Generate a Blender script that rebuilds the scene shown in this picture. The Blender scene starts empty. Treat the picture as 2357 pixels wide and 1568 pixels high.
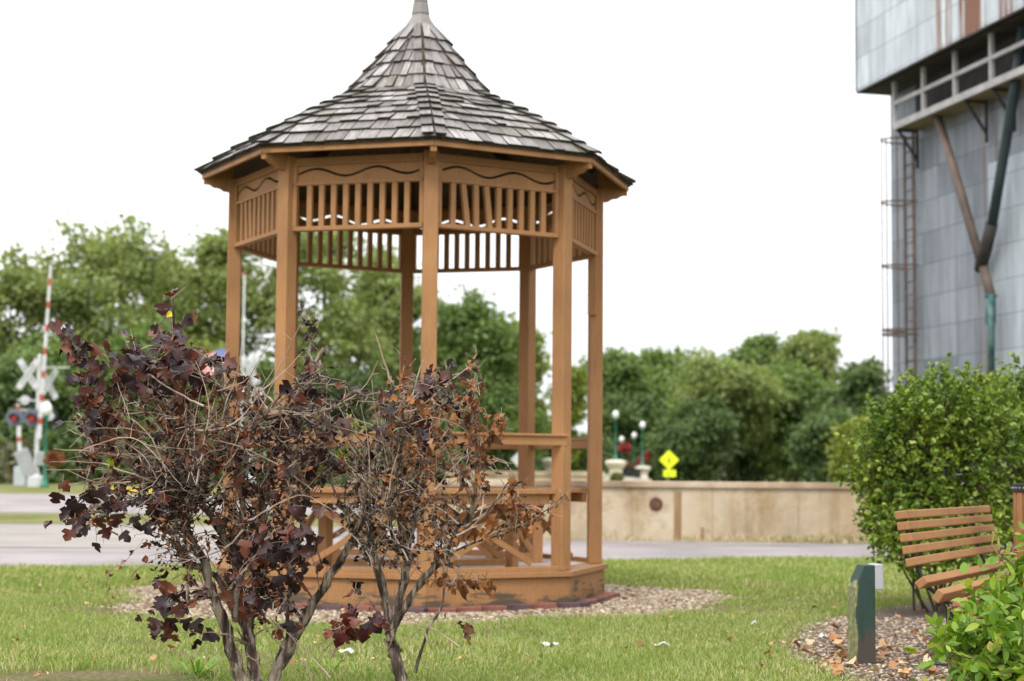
import bpy, math, random
import numpy as np
from mathutils import Matrix, Vector

scene = bpy.context.scene
PI = math.pi
R_ = math.radians

# ---------------------------------------------------------------- camera
EYE = 0.99
PITCH = 0.0773
ROLL = 0.0085
FV = 3929.0                      # focal length in units of a 2357 px wide picture
cam_data = bpy.data.cameras.new('camera')
cam = bpy.data.objects.new('camera', cam_data)
scene.collection.objects.link(cam)
scene.camera = cam
cam_data.sensor_width = 36
cam_data.lens = FV / 2357 * 36
cam_data.clip_start = 0.1
cam_data.clip_end = 2000
CAMROT = Matrix.Rotation(PI / 2 + PITCH, 3, 'X') @ Matrix.Rotation(ROLL, 3, 'Z')
cam.matrix_world = Matrix.Translation((0, 0, EYE)) @ CAMROT.to_4x4()
cam_data.dof.use_dof = True
cam_data.dof.focus_distance = 7.4
cam_data.dof.aperture_fstop = 2.9

# ---------------------------------------------------------------- sky, sun, exposure
SUN_EL, SUN_AZ = R_(52), R_(200)     # azimuth clockwise from +Y: behind the camera, a little to the left
world = bpy.data.worlds.new("World")
scene.world = world
world.use_nodes = True
wn = world.node_tree
wn.nodes.clear()
wo = wn.nodes.new('ShaderNodeOutputWorld')
bg = wn.nodes.new('ShaderNodeBackground')
sky = wn.nodes.new('ShaderNodeTexSky')
sky.sky_type = 'NISHITA'
sky.sun_disc = False
sky.sun_elevation = SUN_EL
sky.sun_rotation = SUN_AZ
sky.dust_density = 3.0
tc = wn.nodes.new('ShaderNodeTexCoord')
mp = wn.nodes.new('ShaderNodeMapping')
mp.inputs['Scale'].default_value = (1.0, 1.0, 2.6)
nz = wn.nodes.new('ShaderNodeTexNoise')
nz.inputs['Scale'].default_value = 2.2
nz.inputs['Detail'].default_value = 5
cr = wn.nodes.new('ShaderNodeValToRGB')
cr.color_ramp.elements[0].position = 0.35
cr.color_ramp.elements[0].color = (0.80, 0.82, 0.85, 1)
cr.color_ramp.elements[1].position = 0.65
cr.color_ramp.elements[1].color = (1, 1, 1, 1)
sc_ = wn.nodes.new('ShaderNodeVectorMath')
sc_.operation = 'SCALE'
sc_.inputs['Scale'].default_value = 13.5
mx = wn.nodes.new('ShaderNodeMixRGB')
mx.inputs[0].default_value = 0.93
wn.links.new(tc.outputs['Generated'], mp.inputs['Vector'])
wn.links.new(mp.outputs[0], nz.inputs['Vector'])
wn.links.new(nz.outputs['Fac'], cr.inputs[0])
wn.links.new(cr.outputs[0], sc_.inputs[0])
sepw = wn.nodes.new('ShaderNodeSeparateXYZ')
mrw = wn.nodes.new('ShaderNodeMapRange')          # an overcast sky is brighter overhead than at the horizon
mrw.inputs['From Min'].default_value = 0.0
mrw.inputs['From Max'].default_value = 1.0
mrw.inputs['To Min'].default_value = 8.6
mrw.inputs['To Max'].default_value = 18.0
wn.links.new(tc.outputs['Generated'], sepw.inputs[0])
wn.links.new(sepw.outputs['Z'], mrw.inputs['Value'])
wn.links.new(mrw.outputs[0], sc_.inputs['Scale'])
wn.links.new(sky.outputs[0], mx.inputs[1])
wn.links.new(sc_.outputs[0], mx.inputs[2])
wn.links.new(mx.outputs[0], bg.inputs['Color'])
bg.inputs['Strength'].default_value = 0.1
wn.links.new(bg.outputs[0], wo.inputs['Surface'])

sun_l = bpy.data.lights.new('sun', 'SUN')
sun_l.energy = 1.3
sun_l.angle = R_(14)
sun_l.color = (1.0, 0.95, 0.88)
sun = bpy.data.objects.new('sun', sun_l)
scene.collection.objects.link(sun)
sdir = Vector((math.sin(SUN_AZ) * math.cos(SUN_EL), math.cos(SUN_AZ) * math.cos(SUN_EL), math.sin(SUN_EL)))
sun.rotation_euler = sdir.to_track_quat('Z', 'Y').to_euler()

scene.view_settings.view_transform = 'Standard'
scene.view_settings.look = 'None'
scene.view_settings.gamma = 1
scene.view_settings.exposure = 0.75
scene.cycles.use_denoising = True
scene.cycles.max_bounces = 6
scene.cycles.transparent_max_bounces = 4

# ---------------------------------------------------------------- helpers
rnd = random.Random(7)
nprng = np.random.default_rng(11)


def W(px, py, Y):
    """point at distance Y seen at (px, py) of the 2357 px wide picture"""
    d = CAMROT @ Vector((px - 1178.5, -(py - 784.0), -FV))
    k = Y / d.y
    return Vector((d.x * k, Y, EYE + d.z * k))


def gz(y):
    t = min(1, max(0, (y - 26) / 36.0))
    return 0.34 * t * t * (3 - 2 * t)


def G(px, py):
    """ground point under pixel"""
    lo, hi = 3.0, 200.0
    for _ in range(50):
        m = (lo + hi) / 2
        if W(px, py, m).z > gz(m):
            lo = m
        else:
            hi = m
    return W(px, py, lo)


class MB:
    def __init__(self):
        self.v, self.f, self.m = [], [], []

    def add(self, vs, fs, mi=0):
        o = len(self.v)
        self.v.extend([tuple(p) for p in vs])
        for f in fs:
            self.f.append(tuple(i + o for i in f))
            self.m.append(mi)

    def box(self, c, sx, sy, sz, ax=(1, 0, 0), ay=(0, 1, 0), az=(0, 0, 1), mi=0):
        c, ax, ay, az = Vector(c), Vector(ax), Vector(ay), Vector(az)
        vs = []
        for i in (-1, 1):
            for j in (-1, 1):
                for k in (-1, 1):
                    vs.append(c + ax * (i * sx / 2) + ay * (j * sy / 2) + az * (k * sz / 2))
        self.add(vs, [(0, 1, 3, 2), (4, 6, 7, 5), (0, 4, 5, 1), (2, 3, 7, 6), (0, 2, 6, 4), (1, 5, 7, 3)], mi)

    def beam(self, a, b, w, h, side=None, mi=0):
        """bar from a to b; w across (side direction), h the other way"""
        a, b = Vector(a), Vector(b)
        d = (b - a)
        L = d.length
        d.normalize()
        if side is None:
            side = Vector((0, 0, 1)).cross(d)
            if side.length < 1e-4:
                side = Vector((1, 0, 0))
        side = (Vector(side) - d * d.dot(Vector(side))).normalized()
        up = d.cross(side)
        self.box((a + b) / 2, L, w, h, d, side, up, mi)

    def tube(self, pts, rad, n=6, mi=0, cap=True):
        pts = [Vector(p) for p in pts]
        N = len(pts)
        o = len(self.v)
        prev = None
        for i, p in enumerate(pts):
            t = (pts[min(i + 1, N - 1)] - pts[max(i - 1, 0)])
            if t.length < 1e-9:
                t = Vector((0, 0, 1))
            t.normalize()
            if prev is None:
                a = Vector((1, 0, 0)) if abs(t.x) < .8 else Vector((0, 1, 0))
            else:
                a = prev
            s = (a - t * a.dot(t)).normalized()
            prev = s
            u = t.cross(s)
            r = rad[i] if hasattr(rad, '__len__') else rad
            for k in range(n):
                an = 2 * PI * k / n
                self.v.append(tuple(p + s * (r * math.cos(an)) + u * (r * math.sin(an))))
        for i in range(N - 1):
            for k in range(n):
                a = o + i * n + k
                b = o + i * n + (k + 1) % n
                self.f.append((a, b, b + n, a + n))
                self.m.append(mi)
        if cap:
            self.f.append(tuple(o + k for k in range(n))[::-1]); self.m.append(mi)
            self.f.append(tuple(o + (N - 1) * n + k for k in range(n))); self.m.append(mi)

    def lathe(self, prof, c=(0, 0, 0), n=16, mi=0):
        o = len(self.v)
        for r, z in prof:
            for k in range(n):
                a = 2 * PI * k / n
                self.v.append((c[0] + r * math.cos(a), c[1] + r * math.sin(a), c[2] + z))
        for i in range(len(prof) - 1):
            for k in range(n):
                a = o + i * n + k
                b = o + i * n + (k + 1) % n
                self.f.append((a, b, b + n, a + n)); self.m.append(mi)
        self.f.append(tuple(o + k for k in range(n))[::-1]); self.m.append(mi)
        self.f.append(tuple(o + (len(prof) - 1) * n + k for k in range(n))); self.m.append(mi)

    def build(self, name, mat, parent=None, smooth=False, loc=None, bevel=0, rot=None):
        me = bpy.data.meshes.new(name)
        me.from_pydata(self.v, [], self.f)
        mats = mat if isinstance(mat, (list, tuple)) else [mat]
        for m in mats:
            me.materials.append(m)
        if len(mats) > 1:
            me.polygons.foreach_set('material_index', self.m)
        if smooth:
            me.polygons.foreach_set('use_smooth', [True] * len(self.f))
        me.update()
        o = bpy.data.objects.new(name, me)
        scene.collection.objects.link(o)
        if parent is not None:
            o.parent = parent
        if loc is not None:
            o.location = loc
        if rot is not None:
            o.rotation_euler = rot
        if bevel:
            b = o.modifiers.new('bevel', 'BEVEL')
            b.width = bevel
            b.segments = 2
            b.limit_method = 'ANGLE'
            b.angle_limit = R_(40)
        return o


def thing(name, label, cat, loc=(0, 0, 0), rotz=0, group=None):
    o = bpy.data.objects.new(name, None)
    scene.collection.objects.link(o)
    o.empty_display_size = 0.1
    o.location = loc
    o.rotation_euler = (0, 0, rotz)
    return tag(o, label, cat, group)


def tag(o, label, cat, group=None):
    o['label'] = label
    o['category'] = cat
    if group:
        o['group'] = group
    return o


def struct(o, kind='structure', label=None, cat=None):
    o['kind'] = kind
    if label:
        o['label'] = label
    if cat:
        o['category'] = cat
    return o


# ---------------------------------------------------------------- materials
def new_mat(name):
    m = bpy.data.materials.new(name)
    m.use_nodes = True
    nt = m.node_tree
    return m, nt, nt.nodes['Principled BSDF']


def node(nt, kind, **kw):
    n = nt.nodes.new(kind)
    for k, v in kw.items():
        if k.startswith('i_'):
            n.inputs[k[2:].replace('_', ' ')].default_value = v
        else:
            setattr(n, k, v)
    return n


def ramp(nt, stops, fac=None):
    r = nt.nodes.new('ShaderNodeValToRGB')
    el = r.color_ramp.elements
    while len(el) < len(stops):
        el.new(0.5)
    for e, (p, c) in zip(el, stops):
        e.position = p
        e.color = (*c, 1) if len(c) == 3 else c
    if fac is not None:
        nt.links.new(fac, r.inputs[0])
    return r


def noise(nt, scale, detail=4, vec=None, rough=.55, mapping=None):
    n = node(nt, 'ShaderNodeTexNoise')
    n.inputs['Scale'].default_value = scale
    n.inputs['Detail'].default_value = detail
    n.inputs['Roughness'].default_value = rough
    if vec is None:
        vec = node(nt, 'ShaderNodeTexCoord').outputs['Object']
    if mapping:
        mp_ = node(nt, 'ShaderNodeMapping')
        mp_.inputs['Scale'].default_value = mapping
        nt.links.new(vec, mp_.inputs['Vector'])
        vec = mp_.outputs[0]
    nt.links.new(vec, n.inputs['Vector'])
    return n


def mixc(nt, fac, a, b, blend='MIX'):
    m = nt.nodes.new('ShaderNodeMixRGB')
    m.blend_type = blend
    for s, i in ((fac, 0), (a, 1), (b, 2)):
        if hasattr(s, 'is_output') or isinstance(s, bpy.types.NodeSocket):
            nt.links.new(s, m.inputs[i])
        elif isinstance(s, (int, float)):
            m.inputs[i].default_value = s
        else:
            m.inputs[i].default_value = (*s, 1)
    return m.outputs[0]


def bump(nt, bsdf, height, strength=.3, dist=.01):
    b = nt.nodes.new('ShaderNodeBump')
    b.inputs['Strength'].default_value = strength
    b.inputs['Distance'].default_value = dist
    nt.links.new(height, b.inputs['Height'])
    nt.links.new(b.outputs[0], bsdf.inputs['Normal'])


def noise_mat(name, cols, scale=5, rough=.8, detail=5, bstr=.2, bdist=.01, mapping=None, spec=.3, metal=0, pos=(.3, .7)):
    m, nt, p = new_mat(name)
    n = noise(nt, scale, detail, mapping=mapping)
    stops = [(pos[0] + (pos[1] - pos[0]) * i / (len(cols) - 1), c) for i, c in enumerate(cols)]
    r = ramp(nt, stops, n.outputs['Fac'])
    nt.links.new(r.outputs[0], p.inputs['Base Color'])
    p.inputs['Roughness'].default_value = rough
    p.inputs['Specular IOR Level'].default_value = spec
    p.inputs['Metallic'].default_value = metal
    if bstr:
        n2 = noise(nt, scale * 6, 4, mapping=mapping)
        bump(nt, p, n2.outputs['Fac'], bstr, bdist)
    return m


def leaf_mat(name, stops, rough=.55, trans=.25, patch=None, patch_scale=1.0, tcol=None, bias=.5):
    """colour differs from leaf to leaf (random per island) with a slower drift across the crown"""
    m, nt, p = new_mat(name)
    g = node(nt, 'ShaderNodeNewGeometry')
    r = ramp(nt, stops, g.outputs['Random Per Island'])
    col = r.outputs[0]
    if patch:
        n = noise(nt, patch_scale, 3)
        pr = ramp(nt, [(.38, (0, 0, 0)), (.62, (1, 1, 1))], n.outputs['Fac'])
        mm = node(nt, 'ShaderNodeMath', operation='MULTIPLY')
        nt.links.new(pr.outputs[0], mm.inputs[0])
        mm.inputs[1].default_value = bias
        col = mixc(nt, mm.outputs[0], col, patch)
    nt.links.new(col, p.inputs['Base Color'])
    p.inputs['Roughness'].default_value = rough
    p.inputs['Specular IOR Level'].default_value = .35
    if trans > 0:
        t = node(nt, 'ShaderNodeBsdfTranslucent')
        tc_ = mixc(nt, 1.0, col, tcol or (1.1, 1.15, .6), 'MULTIPLY')
        nt.links.new(tc_, t.inputs['Color'])
        mix = node(nt, 'ShaderNodeMixShader')
        mix.inputs[0].default_value = trans
        nt.links.new(p.outputs[0], mix.inputs[1])
        nt.links.new(t.outputs[0], mix.inputs[2])
        nt.links.new(mix.outputs[0], nt.nodes['Material Output'].inputs['Surface'])
    return m


def painted_wood(name, base, worn=None, wear=0.0):
    m, nt, p = new_mat(name)
    n1 = noise(nt, 1.7, 3)
    a = ramp(nt, [(.3, tuple(c * .84 for c in base)), (.7, tuple(min(1, c * 1.12) for c in base))], n1.outputs['Fac'])
    grain = noise(nt, 9, 6, mapping=(14, 14, .8), rough=.65)
    gcol = ramp(nt, [(.28, (.74, .72, .70)), (.50, (1, 1, 1)), (.72, (1.07, 1.07, 1.07))], grain.outputs['Fac'])
    col = mixc(nt, 1.0, a.outputs[0], gcol.outputs[0], 'MULTIPLY')
    # small knots and scuffs
    n3 = noise(nt, 23, 2)
    kn = ramp(nt, [(.70, (0, 0, 0)), (.76, (1, 1, 1))], n3.outputs['Fac'])
    kf = node(nt, 'ShaderNodeMath', operation='MULTIPLY')
    nt.links.new(kn.outputs[0], kf.inputs[0]); kf.inputs[1].default_value = .45
    col = mixc(nt, kf.outputs[0], col, tuple(c * .45 for c in base))
    if worn:
        tcn = node(nt, 'ShaderNodeTexCoord')
        sep = node(nt, 'ShaderNodeSeparateXYZ')
        nt.links.new(tcn.outputs['Object'], sep.inputs[0])
        zr = node(nt, 'ShaderNodeMapRange')
        zr.inputs['From Min'].default_value = 0.0
        zr.inputs['From Max'].default_value = 0.22
        zr.inputs['To Min'].default_value = wear
        zr.inputs['To Max'].default_value = 0.0
        nt.links.new(sep.outputs['Z'], zr.inputs['Value'])
        n4 = noise(nt, 3.0, 8, mapping=(1, 1, 5), rough=.7)
        ad = node(nt, 'ShaderNodeMath', operation='ADD')
        nt.links.new(n4.outputs['Fac'], ad.inputs[0])
        nt.links.new(zr.outputs[0], ad.inputs[1])
        wr = ramp(nt, [(.63, (0, 0, 0)), (.70, (1, 1, 1))], ad.outputs[0])
        col = mixc(nt, wr.outputs[0], col, worn)
    nt.links.new(col, p.inputs['Base Color'])
    p.inputs['Roughness'].default_value = .62
    p.inputs['Specular IOR Level'].default_value = .25
    bump(nt, p, grain.outputs['Fac'], .25, .004)
    return m


def flat(name, col, rough=.6, metal=0, spec=.4):
    return noise_mat(name, [tuple(c * .88 for c in col), tuple(min(1, c * 1.08) for c in col)], 4, rough, 4, .05, .003, metal=metal, spec=spec)


BROWN = (0.342, 0.176, 0.075)
M = {}
M['paint'] = painted_wood('brown_paint', BROWN)
M['skirt'] = painted_wood('brown_paint_worn', BROWN, (.10, .075, .05), .24)
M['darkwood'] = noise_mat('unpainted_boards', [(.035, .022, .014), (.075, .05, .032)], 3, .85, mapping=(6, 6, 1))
M['floor'] = noise_mat('deck_boards', [(.30, .21, .16), (.48, .38, .31)], 4, .6, mapping=(1, 12, 1))


def shingle_mat():
    m, nt, p = new_mat('weathered_shingle')
    g = node(nt, 'ShaderNodeNewGeometry')
    r = ramp(nt, [(0, (.10, .085, .078)), (.4, (.185, .165, .157)), (.8, (.25, .23, .222)), (1, (.34, .32, .31))], g.outputs['Random Per Island'])
    at = node(nt, 'ShaderNodeAttribute', attribute_name='along')
    n = noise(nt, 1.0, 6, vec=at.outputs['Vector'], rough=.7)
    st = ramp(nt, [(.32, (.40, .36, .34)), (.5, (.95, .95, .95)), (.68, (1.45, 1.43, 1.43))], n.outputs['Fac'])
    col = mixc(nt, 1.0, r.outputs[0], st.outputs[0], 'MULTIPLY')
    n2 = noise(nt, 2.6, 6)
    ms = ramp(nt, [(.57, (0, 0, 0)), (.67, (.75, .75, .75))], n2.outputs['Fac'])
    col = mixc(nt, ms.outputs[0], col, (.085, .088, .030))
    nt.links.new(col, p.inputs['Base Color'])
    p.inputs['Roughness'].default_value = .5
    p.inputs['Specular IOR Level'].default_value = .5
    bump(nt, p, n.outputs['Fac'], .6, .006)
    return m


M['shingle'] = shingle_mat()
M['brick_red'] = noise_mat('red_brick', [(.15, .055, .040), (.25, .105, .080)], 9, .85)
M['brick_dark'] = noise_mat('dark_brick', [(.06, .035, .04), (.12, .075, .08)], 9, .85)

# ---------------------------------------------------------------- ground
def grid_sheet(name, xs, ys, dz, mat, mask=None):
    mb = MB()
    for y in ys:
        for x in xs:
            mb.v.append((x, y, gz(y) + dz))
    nx = len(xs)
    for j in range(len(ys) - 1):
        for i in range(nx - 1):
            a = j * nx + i
            mb.f.append((a, a + 1, a + nx + 1, a + nx)); mb.m.append(0)
    return struct(mb.build(name, mat))


def ground_mat():
    m, nt, p = new_mat('lawn_soil')
    n1 = noise(nt, .55, 4)
    n2 = noise(nt, 14, 5)
    a = ramp(nt, [(.35, (.11, .14, .035)), (.5, (.18, .19, .065)), (.68, (.25, .21, .11))], n1.outputs['Fac'])
    b = ramp(nt, [(.3, (.55, .55, .5)), (.7, (1.1, 1.1, 1.05))], n2.outputs['Fac'])
    nt.links.new(mixc(nt, 1, a.outputs[0], b.outputs[0], 'MULTIPLY'), p.inputs['Base Color'])
    p.inputs['Roughness'].default_value = .95
    p.inputs['Specular IOR Level'].default_value = .1
    bump(nt, p, n2.outputs['Fac'], .6, .02)
    return m


M['ground'] = ground_mat()
ys = [-40, -10, 0, 10, 20, 26] + list(np.arange(28, 64, 2.0)) + [80, 120, 200, 400, 900]
xs = [-600, -200, -80, -40, -20, -10, 0, 10, 20, 40, 80, 200, 600]
grid_sheet('ground', xs, ys, 0, M['ground'])

def soil_mat():
    m, nt, p = new_mat('thatch_and_soil')
    n1 = noise(nt, .9, 5)
    n2 = noise(nt, 30, 6)
    a = ramp(nt, [(.36, (.11, .13, .040)), (.5, (.16, .14, .075)), (.64, (.20, .15, .10))], n1.outputs['Fac'])
    b = ramp(nt, [(.3, (.45, .45, .42)), (.7, (1.25, 1.2, 1.1))], n2.outputs['Fac'])
    nt.links.new(mixc(nt, 1, a.outputs[0], b.outputs[0], 'MULTIPLY'), p.inputs['Base Color'])
    p.inputs['Roughness'].default_value = .95
    p.inputs['Specular IOR Level'].default_value = .1
    bump(nt, p, n2.outputs['Fac'], .8, .03)
    return m


M['soil'] = soil_mat()
_g = bpy.data.meshes.new('lawn_ground')
_g.from_pydata([(-12, 1, .002), (12, 1, .002), (12, 16, .002), (-12, 16, .002)], [], [(0, 1, 2, 3)])
_g.materials.append(M['soil'])
_go = bpy.data.objects.new('lawn_ground', _g)
scene.collection.objects.link(_go)
struct(_go)
M['road'] = noise_mat('road_surface', [(.20, .178, .178), (.30, .268, .264)], .7, .85, 6, .15, .01, pos=(.35, .65))
M['gravel_flat'] = noise_mat('gravel_bed', [(.12, .095, .07), (.34, .29, .225), (.46, .40, .32)], 26, .9, 5, .7, .02)
M['shoulder'] = noise_mat('shoulder_gravel', [(.17, .155, .14), (.36, .33, .30)], 1.6, .9, 6, .4, .02, mapping=(.4, 2, 1))
M['bed'] = noise_mat('bed_soil', [(.07, .05, .035), (.16, .12, .09)], 18, .95, 5, .6, .02)


def strip(name, near, far, dz, mat, n=14):
    """sheet on the ground between two polylines of equal length"""
    mb = MB()
    rows = n
    for j in range(rows + 1):
        t = j / rows
        for a, b in zip(near, far):
            x = a[0] + (b[0] - a[0]) * t
            y = a[1] + (b[1] - a[1]) * t
            mb.v.append((x, y, gz(y) + dz))
    k = len(near)
    for j in range(rows):
        for i in range(k - 1):
            q = j * k + i
            mb.f.append((q, q + 1, q + k + 1, q + k)); mb.m.append(0)
    return struct(mb.build(name, mat))


gl, gr = G(0, 1307), G(2050, 1284)
EDGE = lambda x: gl.y + (gr.y - gl.y) * (x - gl.x) / (gr.x - gl.x)      # lawn edge against the road
xsr = [-30, -15, -8, -5, -2, 0, 3, 6, 12, 30]
yA = G(20, 1207).y
yB = G(20, 1181).y
yC = G(20, 1137).y
yK = G(300, 1134).y
strip('road', [(x, EDGE(x)) for x in xsr], [(x, 25.3 if x > -1.5 else yA) for x in xsr], .006, M['road'])
strip('road', [(x, yB) for x in (-60, -20, -1)], [(x, yC) for x in (-60, -20, -1)], .006, M['road'])
yS1, yS0 = G(20, 1213).y, G(20, 1262).y
strip('road_shoulder', [(x, yS0 + .25 * math.sin(i * 2.1)) for i, x in enumerate((-30, -14, -9, -6, -4, -2.6))], [(x, yS1) for x in (-30, -14, -9, -6, -4, -2.6)], .012, M['shoulder'])
strip('gravel_verge', [(x, 24.0 + .25 * math.sin(x * 1.7)) for x in np.linspace(-1.1, 9, 22)], [(x, 25.3) for x in np.linspace(-1.1, 9, 22)], .011, M['shoulder'])
# yellow kerb on the far side of the second road
M['yellow'] = flat('yellow_kerb_paint', (.75, .52, .06), .7)
mb = MB()
k0, k1 = W(255, 1134, yK + .4), W(420, 1134, yK + .4)
mb.box(((k0.x + k1.x) / 2, yK + .6, gz(yK) + .06), k1.x - k0.x, .25, .16)
tag(mb.build('kerb', M['yellow'], bevel=.02), 'yellow painted kerb beyond the far road, behind the left dead shrub', 'kerb')

# gravel ring under the gazebo
GC = Vector((-0.7648, 13.617, 0))
TH0 = 0.1178


def ring_r(a):
    return 2.40 + .13 * math.sin(3 * a + 1) + .09 * math.sin(7 * a) + .05 * math.sin(15 * a + 2) + .05 * math.sin(23 * a)


mb = MB()
mb.v.append((GC.x, GC.y, .004))
NS = 96
for k in range(NS):
    a = 2 * PI * k / NS
    mb.v.append((GC.x + ring_r(a) * math.cos(a), GC.y + ring_r(a) * math.sin(a), .004))
for k in range(NS):
    mb.f.append((0, 1 + k, 1 + (k + 1) % NS)); mb.m.append(0)
struct(mb.build('gravel', M['gravel_flat']))


# planting bed at the right
BED = [G(px, py) for px, py in ((1800, 1500), (1835, 1455), (1900, 1425), (1980, 1412), (2060, 1395), (2160, 1380), (2357, 1350))]
BEDN = [G(px, py) for px, py in ((1815, 1512), (1900, 1545), (1960, 1568), (2040, 1600), (2150, 1640), (2260, 1700), (2400, 1760))]
bed_poly = [(p.x, p.y) for p in BED] + [(5.5, 11.5), (5.5, 7.0)] + [(p.x, p.y) for p in BEDN[::-1]]
mb = MB()
mb.v = [(x, y, .004) for x, y in bed_poly]
mb.f = [tuple(range(len(bed_poly)))[::-1]]
mb.m = [0]
struct(mb.build('soil_bed', M['bed']))


def in_poly(x, y, poly):
    c = False
    n = len(poly)
    for i in range(n):
        x1, y1 = poly[i]
        x2, y2 = poly[i - 1]
        if (y1 > y) != (y2 > y) and x < (x2 - x1) * (y - y1) / (y2 - y1) + x1:
            c = not c
    return c


def in_poly_np(x, y, poly):
    c = np.zeros(len(x), bool)
    n = len(poly)
    for i in range(n):
        x1, y1 = poly[i]
        x2, y2 = poly[i - 1]
        if y1 == y2:
            continue
        t = ((y1 > y) != (y2 > y)) & (x < (x2 - x1) * (y - y1) / (y2 - y1) + x1)
        c ^= t
    return c


def mesh_np(name, verts, tris, mat, smooth=False, parent=None):
    """fast mesh from numpy arrays; tris (n,k)"""
    me = bpy.data.meshes.new(name)
    k = tris.shape[1]
    me.vertices.add(len(verts))
    me.vertices.foreach_set('co', verts.astype(np.float32).ravel())
    me.loops.add(tris.size)
    me.loops.foreach_set('vertex_index', tris.astype(np.int32).ravel())
    me.polygons.add(len(tris))
    me.polygons.foreach_set('loop_start', np.arange(0, tris.size, k, dtype=np.int32))
    me.polygons.foreach_set('loop_total', np.full(len(tris), k, dtype=np.int32))
    if smooth:
        me.polygons.foreach_set('use_smooth', np.ones(len(tris), bool))
    me.update(calc_edges=True)
    me.materials.append(mat)
    o = bpy.data.objects.new(name, me)
    scene.collection.objects.link(o)
    if parent is not None:
        o.parent = parent
    return o


def lump(n):
    """lumpy smooth field for patches, -1..1"""
    return lambda x, y: (np.sin(x * 2.1 + 1.3 * np.sin(y * 1.3) + n) + np.sin(y * 2.7 + 1.7 * np.sin(x * 1.1 + n)) + .6 * np.sin(x * 5.3 + y * 4.1 + n) + .4 * np.sin(x * 11 - y * 9 + n)) / 3


# ---- grass blades (stuff)
def grass(name, n, ylo, yhi, hmean, mat, seed, wid=.0045, xr=None, mask=True, hv=.35, lean=.55):
    r = np.random.default_rng(seed)
    y = ylo + (yhi - ylo) * r.random(n)
    if xr:
        x = xr[0] + (xr[1] - xr[0]) * r.random(n)
    else:
        x = (r.random(n) * 2 - 1) * (.335 * y + .5)
    edge = gl.y + (gr.y - gl.y) * (x - gl.x) / (gr.x - gl.x)
    keep = y < edge + .02 * r.standard_normal(n)
    if mask:
        keep &= ~((lump(2.0)(x * 1.3, y * 1.3) > .62) & (r.random(n) < .6))
        dx, dy = x - GC.x, y - GC.y
        a = np.arctan2(dy, dx)
        rr = np.hypot(dx, dy)
        ring = 2.40 + .13 * np.sin(3 * a + 1) + .09 * np.sin(7 * a) + .05 * np.sin(15 * a + 2) + .05 * np.sin(23 * a)
        keep &= rr > ring + .05 * r.standard_normal(n)
        xx, yy = x + .07 * r.standard_normal(n), y + .10 * r.standard_normal(n)
        keep &= ~in_poly_np(xx, yy, bed_poly)
        # thin, worn patches
        th = lump(4.0)(x * .8, y * .8)
        keep &= (th < .42) | (r.random(n) < .45)
        for bx_, by_, ba_, bb_ in ((-2.6, 12.1, 1.0, .45), (-1.9, 8.2, .8, .25), (1.3, 12.6, .7, .30), (2.2, 10.4, .55, .25), (-3.4, 9.9, .4, .15), (3.0, 14.2, .9, .25), (.9, 8.0, .5, .12)):
            dd_ = np.hypot((x - bx_) / ba_, (y - by_) / bb_)
            keep &= dd_ > (.25 + 1.0 * r.random(n))
        # bare soil around the stems of the dead shrubs
        for cx, cy, ra in ((-1.25, 7.55, .35), (-.5, 7.5, .25), (-1.9, 8.05, .45), (.1, 7.6, .3)):
            keep &= (np.hypot((x - cx) * .7, y - cy) > ra * (0.7 + .6 * r.random(n)))
    x, y = x[keep], y[keep]
    n = len(x)
    h = hmean * (1 + hv * r.standard_normal(n)) * (1 + .5 * lump(1.0)(x, y))
    h = np.clip(h, .008, .2)
    az = r.random(n) * 2 * PI
    ln = lean * h * (.2 + r.random(n))
    la = r.random(n) * 2 * PI
    w = wid * (.6 + .8 * r.random(n))
    h *= np.where(r.random(n) < .12, 1.5, 1.0)
    sx, sy = np.cos(az) * w / 2, np.sin(az) * w / 2
    bx, by = np.cos(la) * ln, np.sin(la) * ln
    z0 = np.zeros(n)
    V = np.empty((n, 5, 3))
    V[:, 0] = np.stack([x - sx, y - sy, z0], 1)
    V[:, 1] = np.stack([x + sx, y + sy, z0], 1)
    V[:, 2] = np.stack([x + sx * .8 + bx * .35, y + sy * .8 + by * .35, h * .6], 1)
    V[:, 3] = np.stack([x - sx * .8 + bx * .35, y - sy * .8 + by * .35, h * .6], 1)
    V[:, 4] = np.stack([x + bx, y + by, h * (1 - .25 * r.random(n))], 1)
    base = (np.arange(n) * 5)[:, None]
    T = np.concatenate([base + np.array([[0, 1, 2]]), base + np.array([[0, 2, 3]]), base + np.array([[3, 2, 4]])], 0)
    return mesh_np(name, V.reshape(-1, 3), T, mat)


M['grass'] = leaf_mat('grass_blades', [(0, (.13, .19, .035)), (.28, (.23, .32, .06)), (.60, (.34, .40, .11)), (.80, (.48, .45, .20)), (1, (.66, .56, .37))], .6, .3,
                      patch=(.15, .27, .035), patch_scale=.9, bias=.45)
o = grass('grass', 440000, 6.6, 13.5, .026, M['grass'], 3, wid=.0040, hv=.45, lean=.9)
struct(o, 'stuff', 'short green and straw coloured lawn around the gazebo', 'grass')
o = grass('grass', 200000, 13.3, 21.5, .034, M['grass'], 4, wid=.008)
struct(o, 'stuff', 'far part of the lawn running up to the road', 'grass')


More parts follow.
